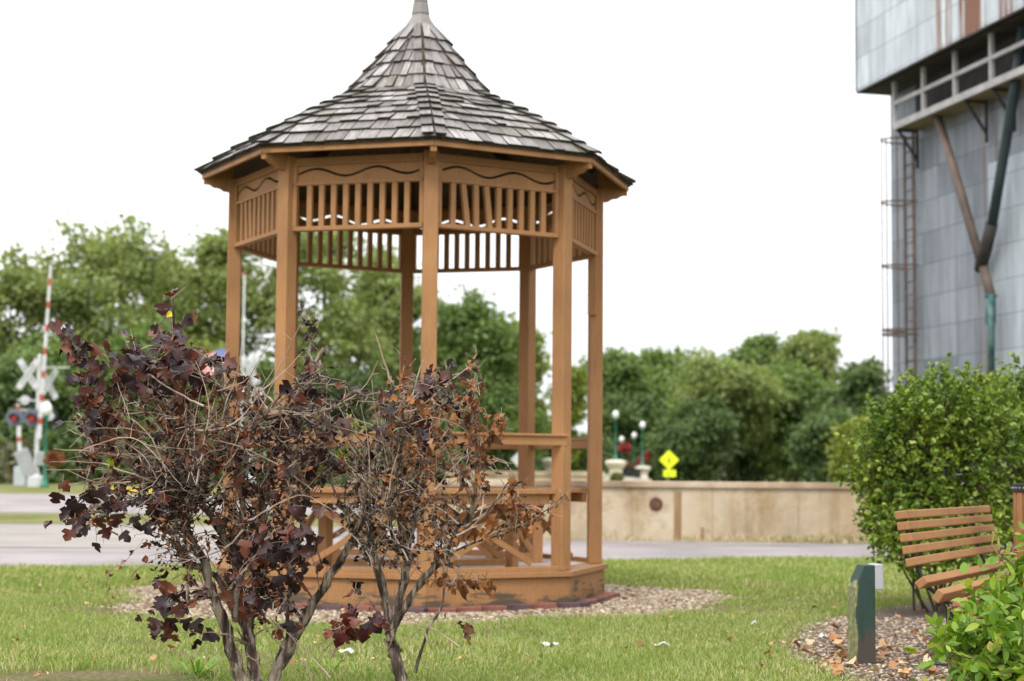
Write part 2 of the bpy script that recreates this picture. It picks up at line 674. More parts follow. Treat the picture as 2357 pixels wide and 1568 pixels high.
# ---- pebbles
def pebbles(name, n, sampler, size, mat, seed, flatz=.55):
    r = np.random.default_rng(seed)
    pts = sampler(r, n)
    n = len(pts)
    # octahedron-like stones with 6 verts, squashed and jittered
    base = np.array([[1, 0, 0], [-1, 0, 0], [0, 1, 0], [0, -1, 0], [0, 0, 1], [0, 0, -1]], float)
    cub = np.array([[sx, sy, sz] for sx in (-1, 1) for sy in (-1, 1) for sz in (-1, 1)], float) * .68
    shp = np.concatenate([base, cub])
    # faces: each cube corner with its three axis points
    tri = []
    ax = {(0, 1): 0, (0, -1): 1, (1, 1): 2, (1, -1): 3, (2, 1): 4, (2, -1): 5}
    k = 6
    for sx in (-1, 1):
        for sy in (-1, 1):
            for sz in (-1, 1):
                a, b, c = ax[(0, sx)], ax[(1, sy)], ax[(2, sz)]
                for t in ((a, b, k), (b, c, k), (c, a, k)):
                    tri.append(t if sx * sy * sz > 0 else t[::-1])
                k += 1
    tri = np.array(tri)
    s = size * (.5 + r.random(n) ** 2 * 1.3)
    V = shp[None] * (1 + .22 * r.standard_normal((n, 14, 1))) * s[:, None, None]
    V[:, :, 0] *= (.8 + .8 * r.random(n))[:, None]
    V[:, :, 2] *= flatz
    a = r.random(n) * 2 * PI
    ca, sa = np.cos(a)[:, None], np.sin(a)[:, None]
    X = V[:, :, 0] * ca - V[:, :, 1] * sa
    Y = V[:, :, 0] * sa + V[:, :, 1] * ca
    V[:, :, 0], V[:, :, 1] = X, Y
    V[:, :, 0] += pts[:, 0:1]
    V[:, :, 1] += pts[:, 1:2]
    V[:, :, 2] += pts[:, 2:3] + (s * .25)[:, None]
    T = (np.arange(n) * 14)[:, None, None] + tri[None]
    return mesh_np(name, V.reshape(-1, 3), T.reshape(-1, 3), mat)


def samp_ring(r, n):
    a = r.random(n) * 2 * PI
    rr = np.sqrt(1.55 ** 2 + (2.75 ** 2 - 1.55 ** 2) * r.random(n))
    ring = 2.40 + .13 * np.sin(3 * a + 1) + .09 * np.sin(7 * a) + .05 * np.sin(15 * a + 2) + .05 * np.sin(23 * a)
    k = rr < ring + .06 * r.standard_normal(n)
    a, rr = a[k], rr[k]
    return np.stack([GC.x + rr * np.cos(a), GC.y + rr * np.sin(a), np.full(len(a), .004)], 1)


def samp_bed(r, n):
    x = 1.2 + 4.0 * r.random(n)
    y = 7.0 + 5.0 * r.random(n)
    k = in_poly_np(x + .05 * r.standard_normal(n), y + .08 * r.standard_normal(n), bed_poly)
    return np.stack([x[k], y[k], np.full(k.sum(), .004)], 1)


M['peb'] = leaf_mat('pale_pebbles', [(0, (.10, .065, .04)), (.3, (.26, .185, .12)), (.7, (.39, .31, .215)), (1, (.55, .49, .39))], .8, 0)
M['chip'] = leaf_mat('bed_chippings', [(0, (.08, .055, .04)), (.4, (.22, .16, .115)), (.75, (.38, .30, .22)), (1, (.56, .49, .40))], .85, 0)
struct(pebbles('gravel_stones', 48000, samp_ring, .0095, M['peb'], 5), 'stuff', 'pale beige gravel spread around the gazebo base', 'gravel')
struct(pebbles('mulch_chips', 44000, samp_bed, .0075, M['chip'], 6), 'stuff', 'grey brown chippings covering the planting bed', 'mulch')


# ---------------------------------------------------------------- leaves
LOBED = [(0, 0), (0, .40), (0, .75), (0, 1.0), (.40, .04), (.56, .40), (.25, .43), (.36, .66), (.20, .84)]
LOBED_T = [(0, 4, 1), (4, 5, 1), (5, 6, 1), (1, 6, 2), (6, 7, 2), (7, 8, 2), (2, 8, 3)]
LANCE = [(0, 0), (0, .35), (0, .7), (0, 1.0), (.13, .15), (.22, .38), (.20, .62), (.10, .84)]
LANCE_T = [(0, 4, 1), (4, 5, 1), (1, 5, 6), (1, 6, 2), (6, 7, 2), (2, 7, 3)]


def leaf_template(half, tris, mid=4):
    v = list(half)
    nmid = mid
    ref = {}
    for i in range(nmid, len(half)):
        ref[i] = len(v)
        v.append((-half[i][0], half[i][1]))
    t = list(tris)
    for a, b, c in tris:
        f = lambda q: ref.get(q, q)
        t.append((f(c), f(b), f(a)))
    return np.array(v, float), np.array(t)


T_LOBED = leaf_template(LOBED, LOBED_T)
T_LANCE = leaf_template(LANCE, LANCE_T)
T_QUAD = (np.array([(0, 0), (.32, .5), (0, 1.), (-.32, .5)], float), np.array([(0, 1, 2), (0, 2, 3)]))


def leaves_np(name, pos, axis, nrm, size, tmpl, mat, seed, fold=.25, curl=.3, crumple=0., narrow=1., parent=None, smooth=False):
    """many leaves in one mesh: pos/axis/nrm (n,3), size (n,)"""
    r = np.random.default_rng(seed)
    n = len(pos)
    v, t = tmpl
    k = len(v)
    axis = axis / np.maximum(1e-9, np.linalg.norm(axis, axis=1))[:, None]
    side = np.cross(axis, nrm)
    side /= np.maximum(1e-9, np.linalg.norm(side, axis=1))[:, None]
    up = np.cross(side, axis)
    x = np.repeat(v[None, :, 0], n, 0) * (narrow * (.8 + .4 * r.random((n, 1))))
    y = np.repeat(v[None, :, 1], n, 0)
    fo = fold * (.3 + 1.4 * r.random((n, 1)))
    cu = curl * (r.random((n, 1)) * 2 - .6)
    z = fo * np.abs(x) - cu * y * y
    if crumple:
        z = z + crumple * r.standard_normal((n, k))
        x = x + crumple * .6 * r.standard_normal((n, k))
        y = y * (1 - .35 * r.random((n, 1))) + crumple * .5 * r.standard_normal((n, k))
    s = size[:, None, None]
    V = pos[:, None] + s * (x[..., None] * side[:, None] + y[..., None] * axis[:, None] + z[..., None] * up[:, None])
    T = (np.arange(n) * k)[:, None, None] + t[None]
    return mesh_np(name, V.reshape(-1, 3), T.reshape(-1, 3), mat, smooth, parent)


def rand_dirs(r, n):
    v = r.standard_normal((n, 3))
    return v / np.linalg.norm(v, axis=1)[:, None]


# ---------------------------------------------------------------- gazebo
FL = 0.283                 # deck height
RP = 1.45                  # radius of the post ring
C8, S8 = math.cos(PI / 8), math.sin(PI / 8)
gaz = thing('gazebo', 'octagonal brown painted wooden gazebo with curved grey shingle roof standing on gravel', 'gazebo', GC, TH0)


def vdir(k):
    a = k * PI / 4
    return Vector((math.sin(a), -math.cos(a), 0))


def sdirs(s):
    a = (s + .5) * PI / 4
    return Vector((math.sin(a), -math.cos(a), 0)), Vector((math.cos(a), math.sin(a), 0))   # outward, tangent


ZV = Vector((0, 0, 1))
# deck skirt, lip and floor
mb = MB()
for s in range(8):
    n, t = sdirs(s)
    r = 1.535
    L = 2 * r * S8
    mb.box(n * (r * C8 - .02) + ZV * (FL - .055) / 2, L - .006, .04, FL - .055, t, n, ZV)
mb.build('skirt', M['skirt'], gaz, bevel=.004)
mb = MB()
for s in range(8):
    n, t = sdirs(s)
    ro, ri = 1.565, 1.40
    a = vdir(s); b = vdir(s + 1)
    z0, z1 = FL - .052, FL - .012
    vs = [a * ri + ZV * z0, a * ro + ZV * z0, b * ro + ZV * z0, b * ri + ZV * z0,
          a * ri + ZV * z1, a * ro + ZV * z1, b * ro + ZV * z1, b * ri + ZV * z1]
    mb.add(vs, [(0, 1, 2, 3), (4, 7, 6, 5), (1, 5, 6, 2), (0, 3, 7, 4), (0, 4, 5, 1), (2, 6, 7, 3)])
mb.build('deck_edge', M['skirt'], gaz, bevel=.004)
mb = MB()
for i in range(-13, 14):
    y = i * .1
    yo = abs(y) + .047
    hw = 1.39 - .4142 * yo if yo < .983 else (1.39 - yo) / .4142
    if hw < .05:
        continue
    mb.box((0, y, FL - .022), 2 * hw, .094, .03)
mb.build('floor', M['floor'], gaz)
# posts
crooked = {0: (.004, 0), 1: (.0, .0), 2: (.0, 0), 7: (0, 0)}
HP = 3.02
for k in range(8):
    d = vdir(k)
    mb = MB()
    t = Vector((-d.y, d.x, 0))
    mb.box(d * RP + ZV * (FL - .012 + (HP + .012) / 2), .108, .108, HP + .012, t, d, ZV)
    mb.build('post', M['paint'], gaz, bevel=.008)
# short cleat on the right-hand post
mb = MB()
n, t = sdirs(1)
d = vdir(2)
mb.box(d * (RP - .01) - t * .072 + ZV * (FL + 2.23), .034, .07, .50, t, n, ZV)
mb.build('cleat', M['paint'], gaz, bevel=.003)

APO = RP * C8
LEN = 2 * RP * S8
# frieze panels: header, wave board cut in two along the wave, baluster row and bottom rail
for s in range(8):
    n, t = sdirs(s)
    c = n * APO
    half = LEN / 2 - .052
    hd = MB()
    hd.box(c + ZV * (FL + 2.981), 2 * half, .045, .044, t, n, ZV)
    hd.box(c + n * .024 + ZV * (FL + 2.952), 2 * half, .022, .012, t, n, ZV)
    hd.build('header_board', M['paint'], gaz, bevel=.003)
    wv = MB()
    N = 60
    zb, zt = FL + 2.822, FL + 2.9565

    def wave(u):       # u -1..1 : one and a half periods
        return FL + 2.892 + .029 * math.cos(2 * PI * ((u + 1) / 2 - .17) / .47)

    for part in (0, 1):
        ov = []
        for i in range(N + 1):
            u = -1 + 2 * i / N
            gap = .0098 * min(1, (1 - abs(u) * 1.0) * 9 + .15)
            w = wave(u)
            x = u * half
            lo, hi = (zb, w - gap) if part == 0 else (w + gap, zt)
            for off in (.010, -.010):
                ov.append(c + t * x + n * off + ZV * lo)
                ov.append(c + t * x + n * off + ZV * hi)
        fs = []
        for i in range(N):
            a = i * 4
            b = a + 4
            fs += [(a, b, b + 1, a + 1), (a + 2, a + 3, b + 3, b + 2), (a + 1, b + 1, b + 3, a + 3), (a, a + 2, b + 2, b)]
        fs += [(0, 1, 3, 2), (N * 4, N * 4 + 2, N * 4 + 3, N * 4 + 1)]
        wv.add(ov, fs)
    wv.build('wave_board', M['paint'], gaz)
    br = MB()
    br.box(c + ZV * (FL + 2.478), 2 * half, .062, .032, t, n, ZV)
    br.box(c + ZV * (FL + 2.811), 2 * half, .052, .022, t, n, ZV)
    br.build('frieze_rail', M['paint'], gaz, bevel=.003)
    for sgn in (-1, 1):
        st = MB()
        st.box(c + t * sgn * (half - .012) + ZV * (FL + 2.647), .03, .05, .304, t, n, ZV)
        st.box(c + n * .02 + t * sgn * (half - .012) + ZV * (FL + 2.889), .03, .014, .133, t, n, ZV)
        st.build('stile', M['paint'], gaz, bevel=.002)
    nb = 9
    for i in range(nb):
        x = -half + .03 + (2 * half - .06) * (i + 1) / (nb + 1)
        tx = x
        dxx = 0
        if s == 0 and i == 1:
            dxx = .030
        if s == 0 and i == 3:
            dxx = .026
        if s == 0 and i == 2:
            dxx = .006
        if s == 6 and i in (1, 2):
            dxx = .022
        b = MB()
        b.beam(c + t * (tx - dxx * .4) + ZV * (FL + 2.802), c + t * (tx + dxx * .9) + ZV * (FL + (2.492 if dxx < .01 else 2.488)), .040, .036, side=t)
        b.build('baluster', M['paint'], gaz, bevel=.002)

# guard rail, kick board and benches on every side but the entrance (side 1)
for s in range(8):
    n, t = sdirs(s)
    if s != 1:
        r = MB()
        ro = RP + .035
        Lr = 2 * ro * S8
        zt = FL + 0.995
        ap = ro * C8 + .012
        r.box(n * ap + ZV * (zt - .052), Lr + .0, .036, .066, t, n, ZV)
        r.box(n * (ap + .004) + ZV * (zt - .009), Lr + .006, .062, .018, t, n, ZV)
        r.build('guard_rail', M['paint'], gaz, bevel=.003)
        kb = MB()
        kb.box(n * (APO + .055) + ZV * (FL + .006), Lr - .02, .036, .036, t, n, ZV)
        kb.build('kick_board', M['skirt'], gaz, bevel=.003)
        # bench: seat boards, aprons, legs and crossed braces
        zs = FL + .588
        bn = MB()
        for q in range(4):
            ra = APO + .012 - q * .112
            rb = ra - .104
            ha, hb = ra * math.tan(PI / 8) - (.056 if q == 0 else .012), rb * math.tan(PI / 8) - (.056 if q == 0 else .012)
            vs = []
            for z in (zs - .036, zs):
                vs += [n * ra - t * ha + ZV * z, n * ra + t * ha + ZV * z, n * rb + t * hb + ZV * z, n * rb - t * hb + ZV * z]
            bn.add(vs, [(3, 2, 1, 0), (4, 5, 6, 7), (0, 1, 5, 4), (1, 2, 6, 5), (2, 3, 7, 6), (3, 0, 4, 7)])
        bn.build('bench_seat', M['paint'], gaz, bevel=.003)
        ri = APO - .065 - .36
        hi = ri * math.tan(PI / 8)
        for c_, L_, h_ in ((n * ri + ZV * (zs - .075), 2 * hi - .10, .074), (n * (APO - .04) + ZV * (zs - .075), 2 * (APO - .04) * math.tan(PI / 8) - .13, .074), (n * ri + ZV * (FL + .035), 2 * hi - .10, .05)):
            apn = MB()
            apn.box(c_, L_, .032, h_, t, n, ZV)
            apn.build('bench_apron', M['paint'], gaz, bevel=.003)
        br = MB()
        za, zc = FL + .06, zs - .115
        for sg in (-1, 1):
            br.beam(n * (ri + sg * .013) + t * (-sg) * (hi - .07) + ZV * za, n * (ri + sg * .013) + t * sg * (hi - .07) + ZV * zc, .045, .022, side=ZV)
            br.beam(n * (APO - .12 + sg * .012) + t * (-sg) * (hi + .0) + ZV * (za - .02), n * (APO - .12 + sg * .012) + t * sg * hi + ZV * zc, .045, .022, side=ZV)
        br.build('bench_brace', M['paint'], gaz, bevel=.002)
for k in range(8):
    d = vdir(k)
    t = Vector((-d.y, d.x, 0))
    ri = (APO - .065 - .36) / C8
    mb = MB()
    mb.box(d * ri + ZV * (FL - .006 + .27), .075, .075, .54, t, d, ZV)
    mb.build('bench_leg', M['paint'], gaz, bevel=.003)

# roof
PROF = [(1.745, 3.065), (1.45, 3.262), (1.12, 3.445), (.72, 3.635), (.62, 3.68), (.41, 3.93), (.30, 4.06), (.20, 4.19), (.125, 4.29), (.06, 4.40)]


def pz(r):
    for (r0, z0), (r1, z1) in zip(PROF, PROF[1:]):
        if r >= r1:
            return z0 + (z1 - z0) * (r0 - r) / (r0 - r1)
    return PROF[-1][1]


def roofpt(s, u, r, up=0.0):
    """u -1..1 between the two hips of side s at vertex radius r"""
    n, t = sdirs(s)
    e = .01
    dz = (pz(r - e) - pz(r + e)) / (2 * e)
    nn = (n * dz * C8 + ZV * 1.0 * C8).normalized() if True else ZV
    nn = (n * dz + ZV).normalized()
    return n * (r * C8) + t * (u * r * S8) + ZV * (FL + pz(r)) + nn * up


low = [1.745 - i * (1.745 - .64) / 8 for i in range(9)]
upc = [.64, .53, .42, .32, .225, .14]
courses = list(zip(low, low[1:])) + list(zip(upc, upc[1:]))
sv, sf, along = [], [], []


def add_shingle(pbl, pbr, ptr, ptl, nrm, tb, tt, skew):
    o = len(sv)
    vs = [pbl, pbr, ptr, ptl, pbl + nrm * tb, pbr + nrm * (tb + skew), ptr + nrm * tt, ptl + nrm * tt]
    sv.extend([tuple(p) for p in vs])
    for f in ((3, 2, 1, 0), (4, 5, 6, 7), (0, 1, 5, 4), (1, 2, 6, 5), (2, 3, 7, 6), (3, 0, 4, 7)):
        sf.append(tuple(i + o for i in f))
    w = (Vector(pbr) - Vector(pbl)).length
    l = (Vector(ptl) - Vector(pbl)).length
    q = rnd.random() * 90
    co = [(0, 0), (w, 0), (w, l), (0, l)] * 2
    along.extend([(q + a * 55, q + b * 6, q) for a, b in co])


for s in range(8):
    n, t = sdirs(s)
    for ci, (r0, r1) in enumerate(courses):
        upper = ci >= 8
        half = r0 * S8
        x = -half - .02
        while x < half:
            w = rnd.uniform(.075, .15) if not upper else rnd.uniform(.06, .105)
            x1 = min(x + w, half + .01)
            jit = rnd.uniform(-.007, .011)
            g = .004
            rb = r0 + (jit if ci else rnd.uniform(0, .012))
            rt = max(.07, r1 - .035)
            ub, ue = (x + g) / (rb * S8), (x1 - g) / (rb * S8)
            sc = rt / rb
            tl, tr = max(-1, min(1, (x + g) / (rt * S8))), max(-1, min(1, (x1 - g) / (rt * S8)))
            ub, ue = max(-1.0, ub), min(1.0, ue)
            if ue - ub > .02:
                e = .01
                dz = (pz(r0 - e) - pz(r0 + e)) / (2 * e)
                nn = (n * (pz(r1) - pz(r0)) / (r0 - r1) / C8 + ZV).normalized()
                tb = rnd.uniform(.016, .032) if ci else rnd.uniform(.010, .018)
                add_shingle(roofpt(s, ub, rb), roofpt(s, ue, rb), roofpt(s, tr, rt), roofpt(s, tl, rt), nn, tb, .004, rnd.uniform(-.004, .004))
            x = x1
# hip caps
for k in range(8):
    for ci, (r0, r1) in enumerate(courses):
        for side in (-1, 1):
            s = k if side > 0 else (k - 1) % 8
            n, t = sdirs(s)
            w = .085 if ci < 8 else .05 + .03 * r0 / .66
            rb, rt = r0 + .012 + rnd.uniform(0, .008), max(.07, r1 - .02)
            e0 = -1.0 if side > 0 else 1.0
            def up_(r, off):
                u = e0 * (1 - off / (r * S8)) if off / (r * S8) < 2 else -e0
                return u
            nn = (n * (pz(r1) - pz(r0)) / (r0 - r1) / C8 + ZV).normalized()
            lift = .020
            lift = .024 + rnd.uniform(0, .006)
            a0, a1 = roofpt(s, up_(rb, 0), rb) + nn * lift, roofpt(s, up_(rb, w), rb) + nn * lift
            b0, b1 = roofpt(s, up_(rt, 0), rt) + nn * .012, roofpt(s, up_(rt, min(w, rt * S8 * 1.6)), rt) + nn * .012
            if side > 0:
                add_shingle(a0, a1, b1, b0, nn, .018, .006, 0)
            else:
                add_shingle(a1, a0, b0, b1, nn, .018, .006, 0)
me = bpy.data.meshes.new('shingles')
me.from_pydata(sv, [], sf)
at = me.attributes.new('along', 'FLOAT_VECTOR', 'POINT')
at.data.foreach_set('vector', np.array(along, np.float32).ravel())
me.materials.append(M['shingle'])
M['shingle_end'] = noise_mat('shingle_end_painted_shade', [(.012, .011, .009), (.045, .042, .026)], 9, .9)  # butt and side faces near-black: shade lines between shingles painted into the colour
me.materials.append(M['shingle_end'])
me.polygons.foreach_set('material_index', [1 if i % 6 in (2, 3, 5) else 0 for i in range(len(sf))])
me.update()
o = bpy.data.objects.new('shingles', me)
scene.collection.objects.link(o)
o.parent = gaz
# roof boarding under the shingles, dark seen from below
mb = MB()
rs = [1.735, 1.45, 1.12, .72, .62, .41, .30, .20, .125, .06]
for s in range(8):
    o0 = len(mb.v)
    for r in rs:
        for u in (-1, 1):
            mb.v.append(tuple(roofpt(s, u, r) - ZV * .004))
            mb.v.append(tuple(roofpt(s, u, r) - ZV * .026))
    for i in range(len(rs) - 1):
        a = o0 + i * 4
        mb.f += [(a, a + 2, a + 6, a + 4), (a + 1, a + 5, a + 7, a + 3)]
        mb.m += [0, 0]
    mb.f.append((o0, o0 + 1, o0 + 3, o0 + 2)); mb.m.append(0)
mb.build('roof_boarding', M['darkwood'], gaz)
# fascia and rafters with scrolled tails
mb = MB()
for s in range(8):
    n, t = sdirs(s)
    r = 1.708
    mb.box(n * (r * C8) + ZV * (FL + 3.040), 2 * r * S8 + .004, .026, .062, t, n, ZV)
mb.build('fascia', M['paint'], gaz, bevel=.002)
for k in range(8):
    d = vdir(k)
    t = Vector((-d.y, d.x, 0))
    prof = []
    for i in range(15):
        u = i / 14
        r = 1.47 + u * .235
        z = FL + 2.885 + .085 * u + .012 * abs(math.sin(u * PI * 3))
        prof.append((r, z))
    top = [(1.705, FL + 3.045), (1.47, FL + 3.20)]
    pts = prof + top
    mb = MB()
    vs = [d * r + t * .022 + ZV * z for r, z in pts] + [d * r - t * .022 + ZV * z for r, z in pts]
    m_ = len(pts)
    mb.add(vs, [tuple(range(m_))[::-1], tuple(range(m_, 2 * m_))] + [(i, (i + 1) % m_, m_ + (i + 1) % m_, m_ + i) for i in range(m_)])
    mb.build('rafter_tail', M['paint'], gaz)
    mb = MB()
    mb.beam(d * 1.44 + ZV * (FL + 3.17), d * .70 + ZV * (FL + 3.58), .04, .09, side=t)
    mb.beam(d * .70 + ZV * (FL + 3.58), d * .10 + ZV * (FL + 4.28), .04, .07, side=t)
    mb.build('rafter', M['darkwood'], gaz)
# cap and spire
mb = MB()


def octring(prof):
    o0 = len(mb.v)
    for r, z in prof:
        for k in range(8):
            p = vdir(k) * r + ZV * (FL + z)
            mb.v.append(tuple(p))
    for i in range(len(prof) - 1):
        for k in range(8):
            a = o0 + i * 8 + k
            b = o0 + i * 8 + (k + 1) % 8
            mb.f.append((a, b, b + 8, a + 8)); mb.m.append(0)


octring([(.145, 4.262), (.150, 4.275), (.078, 4.385), (.074, 4.40), (.068, 4.405), (.074, 4.412), (.062, 4.50), (.055, 4.505), (.059, 4.512), (.046, 4.62), (.035, 4.64), (.025, 4.74), (.0, 4.79)])
mb.build('finial', M['shingle'], gaz)

# brick edging in front of the skirt
nb = 0
bricks = []
for s in (6, 7, 0, 1):
    n, t = sdirs(s)
    L = 2 * 1.60 * S8
    cnt = 6
    for i in range(cnt):
        x = -L / 2 + (i + .5) * L / cnt
        bricks.append((s, x, n, t))
pattern = 'RDRRDR RRDRRD RRRDRD DRDRRR'.replace(' ', '')
nr = {'R': 0, 'D': 0}
ORD = ['first', 'second', 'third', 'fourth', 'fifth', 'sixth', 'seventh', 'eighth', 'ninth', 'tenth', 'eleventh', 'twelfth', 'thirteenth', 'fourteenth', 'fifteenth', 'sixteenth', 'seventeenth']
for i, (s, x, n, t) in enumerate(bricks):
    c = pattern[i % len(pattern)]
    p = n * (1.56 * C8 + .052) + t * x
    wp = Matrix.Rotation(TH0, 3, 'Z') @ p + GC
    mb = MB()
    mb.box((0, 0, 0), .196 + rnd.uniform(-.004, .004), .095, .062)
    ang = math.atan2(t.y, t.x) + TH0 + rnd.uniform(-.03, .03)
    o = mb.build('edging_brick', M['brick_red'] if c == 'R' else M['brick_dark'], bevel=.006,
                 loc=(wp.x, wp.y, .012 + rnd.uniform(0, .008)), rot=(rnd.uniform(-.03, .03), rnd.uniform(-.03, .03), ang))
    colr = 'weathered red' if c == 'R' else 'dark purplish'
    tag(o, '%s %s brick from the left in the edging along the gazebo skirt' % (ORD[nr[c]], colr), 'brick', 'bricks edging the gazebo')
    nr[c] += 1

# ---------------------------------------------------------------- retaining wall
def concrete_mat(name, cols, streak=True):
    m, nt, p = new_mat(name)
    n1 = noise(nt, 1.1, 6)
    a = ramp(nt, [(.32, cols[0]), (.5, cols[1]), (.68, cols[2])], n1.outputs['Fac'])
    col = a.outputs[0]
    if streak:
        n2 = noise(nt, 2.4, 5, mapping=(1, 1, .12))
        b = ramp(nt, [(.50, (1, 1, 1)), (.64, (.80, .72, .60)), (.85, (.6, .48, .36))], n2.outputs['Fac'])
        col = mixc(nt, .8, col, b.outputs[0], 'MULTIPLY')
        n5 = noise(nt, 2.1, 9, rough=.72)
        b5 = ramp(nt, [(.50, (1, 1, 1)), (.60, (.78, .72, .64)), (.72, (.50, .43, .36))], n5.outputs['Fac'])
        col = mixc(nt, .8, col, b5.outputs[0], 'MULTIPLY')
    nt.links.new(col, p.inputs['Base Color'])
    p.inputs['Roughness'].default_value = .9
    p.inputs['Specular IOR Level'].default_value = .15
    n3 = noise(nt, 22, 6)
    bump(nt, p, n3.outputs['Fac'], .4, .02)
    return m


M['concrete'] = concrete_mat('stained_concrete', [(.33, .265, .185), (.46, .38, .27), (.53, .455, .345)])
M['coping'] = concrete_mat('coping_concrete', [(.17, .12, .08), (.36, .27, .18), (.54, .46, .35)], False)
M['pale_stone'] = concrete_mat('pale_cast_stone', [(.62, .56, .46), (.72, .66, .56), (.78, .73, .64)], False)
M['stain'] = noise_mat('grimy_joint', [(.22, .175, .125), (.36, .29, .21)], 6, .9)
M['rust'] = noise_mat('rusty_iron', [(.055, .030, .024), (.16, .075, .05)], 8, .85)
xl = W(1008, 1200, 25.4).x
xr_ = 10.5
wall = thing('retaining_wall', 'long low stained beige concrete wall beside the road behind the gazebo', 'wall', ((xl + xr_) / 2, 25.5, 0))
WL = xr_ - xl
mb = MB()
mb.box((0, 0, .36), WL, .4, .86)
mb.build('wall_body', M['concrete'], wall, bevel=.01)
mb = MB()
mb.box((0, -.015, .836), WL + .01, .47, .092)
mb.build('coping', M['coping'], wall, bevel=.012)
p0 = W(1510, 1161, 25.28)
mb = MB()
for (r, d0, d1, mi) in ((.10, 0, .012, 0), (.062, .012, .03, 0)):
    for a in range(1):
        pts = [Vector((p0.x - wall.location.x, -.2 - d0, p0.z)), Vector((p0.x - wall.location.x, -.2 - d1, p0.z))]
        mb.tube(pts, r, 20)
mb.build('drain_cover', M['rust'], wall)
mb = MB()
p0 = W(1617, 1228, 25.28)
mb.box((p0.x - wall.location.x, -.205, p0.z), .03, .03, .18)
p1 = W(1560, 1185, 25.28)
mb.box((p1.x - wall.location.x, -.203, .38), .11, .012, .70)
mb.build('rusty_strip', noise_mat('rust_stained_joint', [(.20, .12, .06), (.34, .22, .12)], 5, .9, mapping=(1, 1, .2)), wall)

for px in (1455, 1640, 1718, 1838, 1930):
    mb = MB()
    q = W(px, 1180, 25.28)
    mb.box((q.x - wall.location.x, -.2015, .39), .009, .005, .76)
    mb.build('joint', M['stain'], wall)
r = np.random.default_rng(91)
n = 3000
cx_ = np.concatenate([r.normal(5.2, .9, 190), r.uniform(-1.0, 9.2, 70)])
x = (cx_[r.integers(0, 260, n)] + .10 * r.standard_normal(n))
y = 25.12 - np.abs(.22 * r.standard_normal(n))
M['drygrass'] = leaf_mat('dry_verge_grass', [(0, (.22, .20, .09)), (.5, (.44, .36, .20)), (1, (.60, .50, .32))], .7, .2)
o = leaves_np('dry_grass', np.stack([x, y, np.full(n, .01)], 1), np.stack([.5 * r.standard_normal(n), .3 * r.standard_normal(n), np.ones(n)], 1), rand_dirs(r, n), .06 + .09 * r.random(n), T_LANCE, M['drygrass'], 92, narrow=.3)
struct(o, 'stuff', 'dry straw coloured grass along the foot of the beige wall', 'dry grass')
# ---------------------------------------------------------------- bridge approach beyond the wall
BW = 62.0
a0, a1 = W(1030, 1087, BW), W(1388, 1087, BW)
mb = MB()
mb.box(((a0.x + a1.x) / 2, BW, (a0.z + gz(BW)) / 2 - .02), a1.x - a0.x, .5, a0.z - gz(BW) - .04 + .2)
mb.build('approach_wall', M['concrete']).location = (0, 0, 0)
ow = bpy.data.objects['approach_wall']
tag(ow, 'distant beige concrete approach wall seen between the gazebo posts above the seat', 'wall')
mb = MB()
mb.box(((a0.x + a1.x) / 2, BW, a0.z - .03), a1.x - a0.x + .1, .62, .14)
cp = mb.build('coping', M['coping'], ow)
# parapet: top falls to the right
mb = MB()
q0, q1 = W(1375, 1090, 100), W(1500, 1104, 112)
vs = []
for p in (q0, q1):
    for dy in (-.2, .2):
        for z in (gz(100) - .3, p.z):
            vs.append((p.x, p.y + dy, z))
mb.add(vs, [(0, 1, 3, 2), (4, 6, 7, 5), (0, 4, 5, 1), (2, 3, 7, 6), (0, 2, 6, 4), (1, 5, 7, 3)])
tag(mb.build('bridge_parapet', M['pale_stone']), 'pale stone parapet of the bridge sloping down behind the beige wall', 'parapet')
M['iron'] = flat('black_iron', (.015, .017, .022), .5)
for (A, B, lab) in (((1388, 1092, 100), (1402, 1093, 103), None), ((1432, 1098, 106), (1474, 1104, 114), 'black iron bridge railing between the two pale lamp pedestals'), ((1118, 1086, 97), (1250, 1088, 100), 'black iron bridge railing seen through the gazebo')):
    if lab is None:
        continue
    mb = MB()
    pA, pB = W(*A), W(*B)
    hh = .62
    for z in (0.04, hh):
        mb.beam(pA + ZV * z, pB + ZV * z, .06, .06)
    nn_ = 20
    for i in range(nn_ + 1):
        p = pA.lerp(pB, i / nn_)
        mb.box(p + ZV * hh / 2, .05, .05, hh)
    tag(mb.build('railing', M['iron']), lab, 'railing')

# lamps
M['green_metal'] = flat('green_lamp_paint', (.035, .20, .13), .45)
M['globe'] = flat('white_glass_globe', (.85, .86, .86), .25)


def lamp(px, top, Y, base_z, label, pedestal=None, group='green street lamps with white globes'):
    pt = W(px, top, Y)
    t = thing('street_lamp', label, 'street lamp', (pt.x, Y, base_z), 0, group)
    H = pt.z - base_z
    k = 1.0
    mb = MB()
    mb.lathe([(.17, 0), (.17, .08), (.12, .14), (.10, .30), (.055, .42), (.05, 1.0), (.045, H - .62), (.07, H - .60), (.10, H - .52), (.10, H - .47)], n=12)
    mb.build('pole', M['green_metal'], t, smooth=True)
    mb = MB()
    mb.lathe([(.09, H - .47), (.15, H - .40), (.19, H - .28), (.17, H - .15), (.11, H - .06), (.05, H - .02), (.02, H)], n=16)
    mb.build('globe', M['globe'], t, smooth=True)
    return t


def pedestal(px, top, Y, label, base_z, w=.55):
    pt = W(px, top, Y)
    H = pt.z - base_z
    t = thing('pedestal', label, 'pedestal', (pt.x, Y, base_z), 0, 'pale stone pedestals of the bridge')
    mb = MB()
    mb.lathe([(w * .75, 0), (w * .75, H * .35), (w * .62, H * .4), (w * .64, H * .6), (w * .98, H * .80), (w * 1.05, H * .86), (w * 1.05, H * .93), (w * .85, H * .97), (w * .5, H)], n=8)
    mb.build('shaft', M['pale_stone'], t)
    return pt.z


